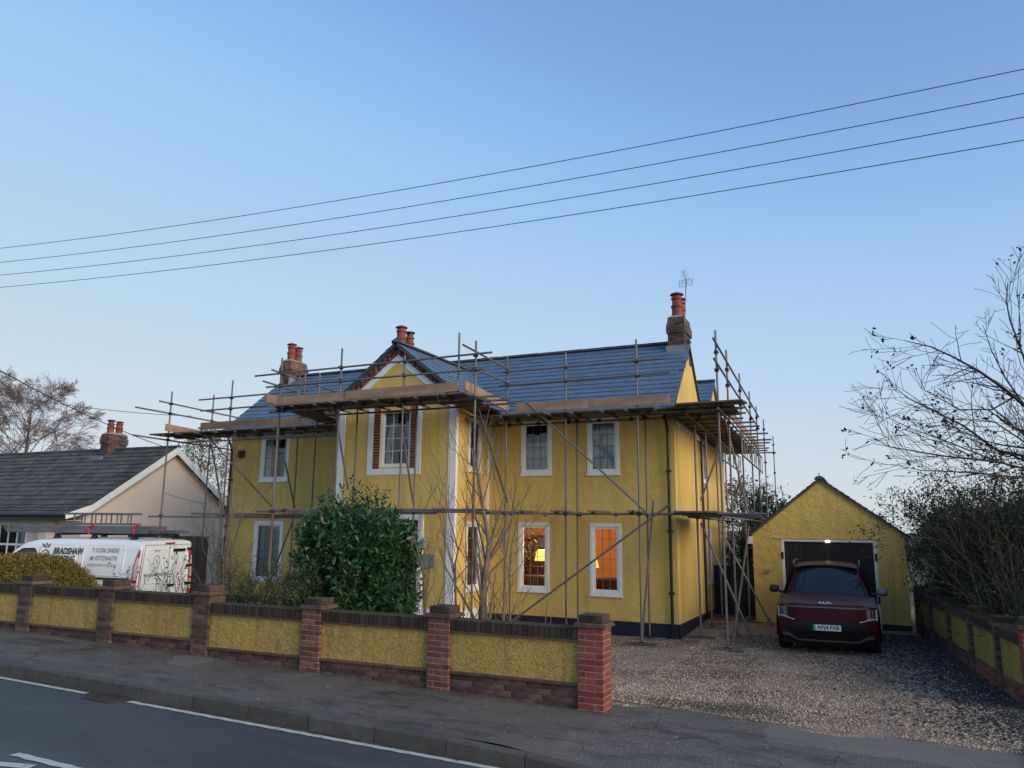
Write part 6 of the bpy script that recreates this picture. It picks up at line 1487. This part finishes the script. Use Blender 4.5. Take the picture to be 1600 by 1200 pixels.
# --- bare fruit tree on the right with a few leaves still on
TY = 15.5
def limb(lst, r, Y=TY): return ([onY(x, y, Y + dy) for x, y, dy in lst], r)
trunk = (np.array([onY(1690, 1010, 15.5), onY(1680, 900, 15.5), onY(1668, 800, 15.5), onY(1640, 720, 15.5), onY(1600, 632, 15.5)]), .12)
trunk[0][0][2] = gz(*trunk[0][0][:2]) - .1
L = [limb([(1600, 632, 0), (1570, 608, -.2), (1530, 580, -.4), (1490, 558, -.6), (1455, 542, -.8), (1412, 532, -.9)], 0.0319),
     limb([(1650, 745, 0), (1560, 722, -.5), (1470, 712, -.9), (1400, 700, -1.2), (1365, 693, -1.3)], 0.0232),
     limb([(1640, 720, 0), (1560, 705, .3), (1505, 665, .5), (1455, 640, .7), (1418, 622, .8), (1400, 606, .9)], 0.0261),
     limb([(1625, 690, 0), (1600, 560, .3), (1578, 500, .2), (1572, 470, .1), (1575, 440, 0)], 0.0232),
     limb([(1585, 620, 0), (1550, 640, -.4), (1500, 640, -.8), (1445, 610, -1.0), (1430, 575, -1.1)], 0.0174),
     limb([(1600, 632, 0), (1570, 590, .3), (1548, 545, .4), (1536, 508, .4)], 0.0174),
     limb([(1650, 750, 0), (1580, 745, -.7), (1510, 738, -1.0), (1440, 735, -1.2), (1405, 728, -1.3)], 0.0203),
     limb([(1640, 720, 0), (1600, 690, -1.0), (1555, 660, -1.6), (1520, 655, -1.9), (1475, 690, -2.0)], 0.0174),
     limb([(1560, 722, -.5), (1480, 690, -.7), (1430, 672, -.9), (1385, 652, -1.0)], 0.0145)]
bare('fruit_tree', 'bare spreading tree at the right edge with a few dark leaves clinging', trunk[0][0], [trunk] + L, 41, 'bark_dark', lev=2, kids=(0, 3.6, 6.5), ang=(.3, 1.0), ln=(.3, .6), up=.03, rmin=.0042, leafset=('brown_leaf', .16, 6, .085, .5), rk=.5)
# --- shrubs beyond the low wall on the right
def thicket(name, label, boxes, leafm, nleaf, leaf, nst, seed, barkm='bark', asp=.4, cat='shrub', h=2.0, gap=.35):
    rng = np.random.default_rng(seed); x0, x1, y0, y1, zt = boxes; cx, cy = (x0 + x1) / 2, (y0 + y1) / 2; t = thing(name, label, cat, (cx, cy, gz(cx, cy))); mb = MB(); tips = []
    cfg = dict(wob=.10, up=[.02, .04, .05, .05], kids=[0, 3, 5], ang=(.25, .8), len=(.35, .6), rmin=.004, rk=.5)
    for k in range(nst):
        b_ = np.array([rng.uniform(x0 + .2, x1 - .2), rng.uniform(y0, y1), 0]); b_[2] = gz(b_[0], b_[1]) - .05
        tgt = np.array([cx + (b_[0] - cx) * 1.3 + rng.normal(0, .35), cy + (b_[1] - cy) * 1.2, zt * rng.uniform(.75, 1.0)]); d = tgt - b_
        branch(mb, b_, unit(d), np.linalg.norm(d), rng.uniform(.012, .028), 2, cfg, rng, tips)
    obj('stems', mb, M[barkm], t, fix=False)
    P = np.array([q for q, d in tips]); Dd = np.array([d for q, d in tips]); k = max(1, int(nleaf * .6 / len(P)))
    Pj = np.repeat(P, k, 0) + rng.normal(0, .10, (len(P) * k, 3)); Dj = np.repeat(Dd, k, 0) * .5 + rng.normal(0, .7, (len(P) * k, 3)) - np.array([0, 0, .25])
    # body of the shrub: clumps
    nc = 46; Cc = np.stack([rng.uniform(x0, x1, nc), rng.uniform(y0, y1, nc), .25 + (zt - .6) * rng.power(1.2, nc)], 1); Cc = Cc[rng.random(nc) > gap * .5]
    m = int(nleaf * .9 / len(Cc)); Pc = np.repeat(Cc, m, 0) + rng.normal(0, 1, (len(Cc) * m, 3)) * np.array([.20, .24, .20]); Pc[:, 2] = np.maximum(Pc[:, 2], .1)
    V, F = leaves(np.concatenate([Pj, Pc]), np.concatenate([Dj, rng.normal(0, .7, (len(Pc), 3)) - np.array([0, 0, .2])]), leaf, asp, rng=rng); raw('foliage', V, F, M[leafm], t, kind='stuff'); return t
thicket('twiggy_shrub', 'twiggy olive brown shrub hanging over the low wall right of the garage', (1.45, 2.6, 19.4, 22.0, 3.25), 'olive', 13000, .085, 26, 51, 'bark_dark')
thicket('twiggy_shrub', 'tall arching bare stemmed shrub behind the middle of the low wall', (1.75, 3.1, 17.0, 19.2, 3.1), 'olive', 9000, .085, 28, 52, 'bark', gap=.5)
thicket('evergreen_shrub', 'dense dark evergreen at the right edge beneath the bare tree', (2.75, 5.2, 16.6, 19.5, 3.5), 'evergreen', 22000, .095, 24, 53, 'bark_dark')
thicket('evergreen_shrub', 'dark evergreen mass behind the olive shrub near the garage side', (1.0, 3.4, 22.6, 25.0, 2.9), 'evergreen', 9000, .1, 20, 54, 'bark_dark')
thicket('tangled_shrub', 'low tangled brown shrub behind the nearest pillar of the low wall', (2.25, 3.6, 13.9, 16.4, 1.75), 'evergreen', 6500, .07, 34, 55, 'bark_dark', gap=.5)
thicket('evergreen_shrub', 'dark green hedge closing the plot beyond the twiggy shrubs', (3.2, 7.5, 20, 24, 3.0), 'evergreen', 11000, .13, 16, 56, 'bark_dark')
bush('overhanging_sprig', 'leafy sprig reaching in front of the garage wall from the shrubs', (1.02, 21.3), .25, 5, 2.6, 'olive', 45, .14, seed=61, spread=.10, lev=2, kids=(0, 2, 3), asp=.28, cat='sprig', droop=.5)
# --- trees farther off
def far_tree(name, label, px_, py_base, py_top, Y, wpx, seed, barkm, twig, kids, lev, up=.06, ang=(.25, .75), leafset=None, rmin=.01, droop=False):
    top = onY(px_, py_top, Y); x = top[0]; z0 = gz(x, Y); H = top[2] - z0; rng = np.random.default_rng(seed); t = thing(name, label, 'tree', (x, Y, z0)); tr = MB(); mb = MB(); tips = []
    W = wpx / FPX * math.hypot(x, Y) * .5
    tr.path([(x, Y, z0 - .1), (x + .1, Y, z0 + H * .35), (x - .1, Y, z0 + H * .7), (x, Y, z0 + H * .95)], [H * .02, H * .016, H * .009, .015], 7); obj('trunk', tr, M[barkm], t, smooth=True)
    cfg = dict(wob=.13, up=([-.16, -.06, up, up, up] if droop else [up] * 5), kids=list(kids), ang=ang, len=(.4, .7), rmin=rmin, rk=.55)
    n = 26
    for k in range(n):
        f = .22 + .74 * k / n; a = k * 2.4 + rng.uniform(-.3, .3); spread = min(W * (1 - ((f - .42) / .62) ** 2) ** .5 if abs(f - .42) < .62 else W * .3, H * (1.08 - f) * 1.1)
        d = unit(np.array([math.cos(a), math.sin(a), .75])); branch(mb, (x, Y, z0 + H * f), d, spread * 1.1, H * .007 * (1.2 - f), lev, cfg, rng, tips)
    obj('crown', mb, M[twig], t, fix=False)
    if leafset:
        m, k, size, asp = leafset; P = np.repeat(np.array([q for q, d in tips]), k, 0); V, F = leaves(P + rng.normal(0, size * 1.6, P.shape), rng.normal(0, 1, P.shape), size, asp, rng=rng); raw('leaves', V, F, M[m], t, kind='stuff')
    return t
far_tree('birch_tree', 'bare reddish birch tree behind the bungalow at far left', 52, 790, 622, 44, 140, 71, 'bark_birch', 'twig_birch', (0, 10, 8, 6), 3, rmin=.009, droop=True)
far_tree('garden_tree', 'yellow green tree showing between the bungalow gable and the house', 318, 800, 694, 34, 85, 72, 'bark', 'bark', (0, 4, 4), 2, leafset=('far_green', 6, .16, .5))
far_tree('garden_tree', 'bare feathery tree in the gap between house and garage', 1160, 850, 770, 46, 90, 73, 'bark', 'bark', (0, 5, 4), 2, rmin=.014, leafset=('olive', 2, .16, .5))
far_tree('garden_tree', 'dark bush top peeping over the garage roof slope', 1196, 850, 786, 40, 60, 74, 'bark_dark', 'bark_dark', (0, 5, 4), 2, rmin=.014, leafset=('evergreen', 3, .2, .5))
bush('conifer', 'dark green shrub behind the side gate', (-3.55, 26.5), .8, 10, 2.3, 'evergreen', 3500, .11, seed=75, spread=.2, lev=2, kids=(0, 4, 5))
far_tree('roadside_tree', 'bare tree across the road, seen mirrored in the upper windows', 800, 850, 500, -9, 10, 76, 'bark_dark', 'bark_dark', (0, 5, 4), 2, rmin=.012) if False else None
rng = np.random.default_rng(77); t = thing('roadside_tree', 'bare tree across the road, seen mirrored in the upper right windows', 'tree', (-13.0, -6.5, .9)); tr = MB(); mb = MB(); tips = []
tr.path([(-13, -6.5, .6), (-12.9, -6.5, 3), (-13.1, -6.4, 5), (-13, -6.4, 7)], [.2, .16, .12, .05], 8); obj('trunk', tr, M['bark_dark'], t, smooth=True)
cfg = dict(wob=.14, up=[.05] * 5, kids=[0, 4, 4, 4], ang=(.3, .9), len=(.4, .7), rmin=.012, rk=.6)
for k in range(14): f = 2.6 + 4.2 * k / 14; a = k * 2.4; branch(mb, (-13, -6.45, f), unit(np.array([math.cos(a), math.sin(a), .8])), 3.0 - .1 * k, .06, 2, cfg, rng, tips)
obj('crown', mb, M['bark_dark'], t, fix=False)
# --- grass and weeds
def grass(name, label, n, fx, h, seed):
    rng = np.random.default_rng(seed); P2 = fx(n, rng); z = np.array([gz(a, b_) for a, b_ in P2]); P = np.column_stack([P2, z])
    V, F = leaves(P, rng.normal(0, .5, (n, 3)) + np.array([0, 0, .9]), h, .12, .5, rng=rng); return tag(raw(name, V, F, M['grass'], None, kind='stuff'), label, 'grass')
grass('grass_tuft', 'rough grass growing at the drive edge in the lower right corner', 2600, lambda n, r: np.column_stack([1.42 + np.abs(r.normal(0, .45, n)), 10.0 + r.normal(0, .28, n)]), .11, 81)
grass('weeds', 'thin green weeds growing through the gravel near the end pillar', 2600, lambda n, r: np.concatenate([np.column_stack([r.normal(-2.4, .4, n // 2), r.normal(10.7, .25, n // 2)]), np.column_stack([r.normal(-1.45, .34, n // 2), r.normal(11.0, .3, n // 2)])]), .035, 82)
grass('wall_foot_weeds', 'moss and small weeds along the foot of the front wall', 700, lambda n, r: np.column_stack([r.uniform(-14, -3.1, n), 9.54 - np.abs(r.normal(0, .025, n))]), .03, 83)
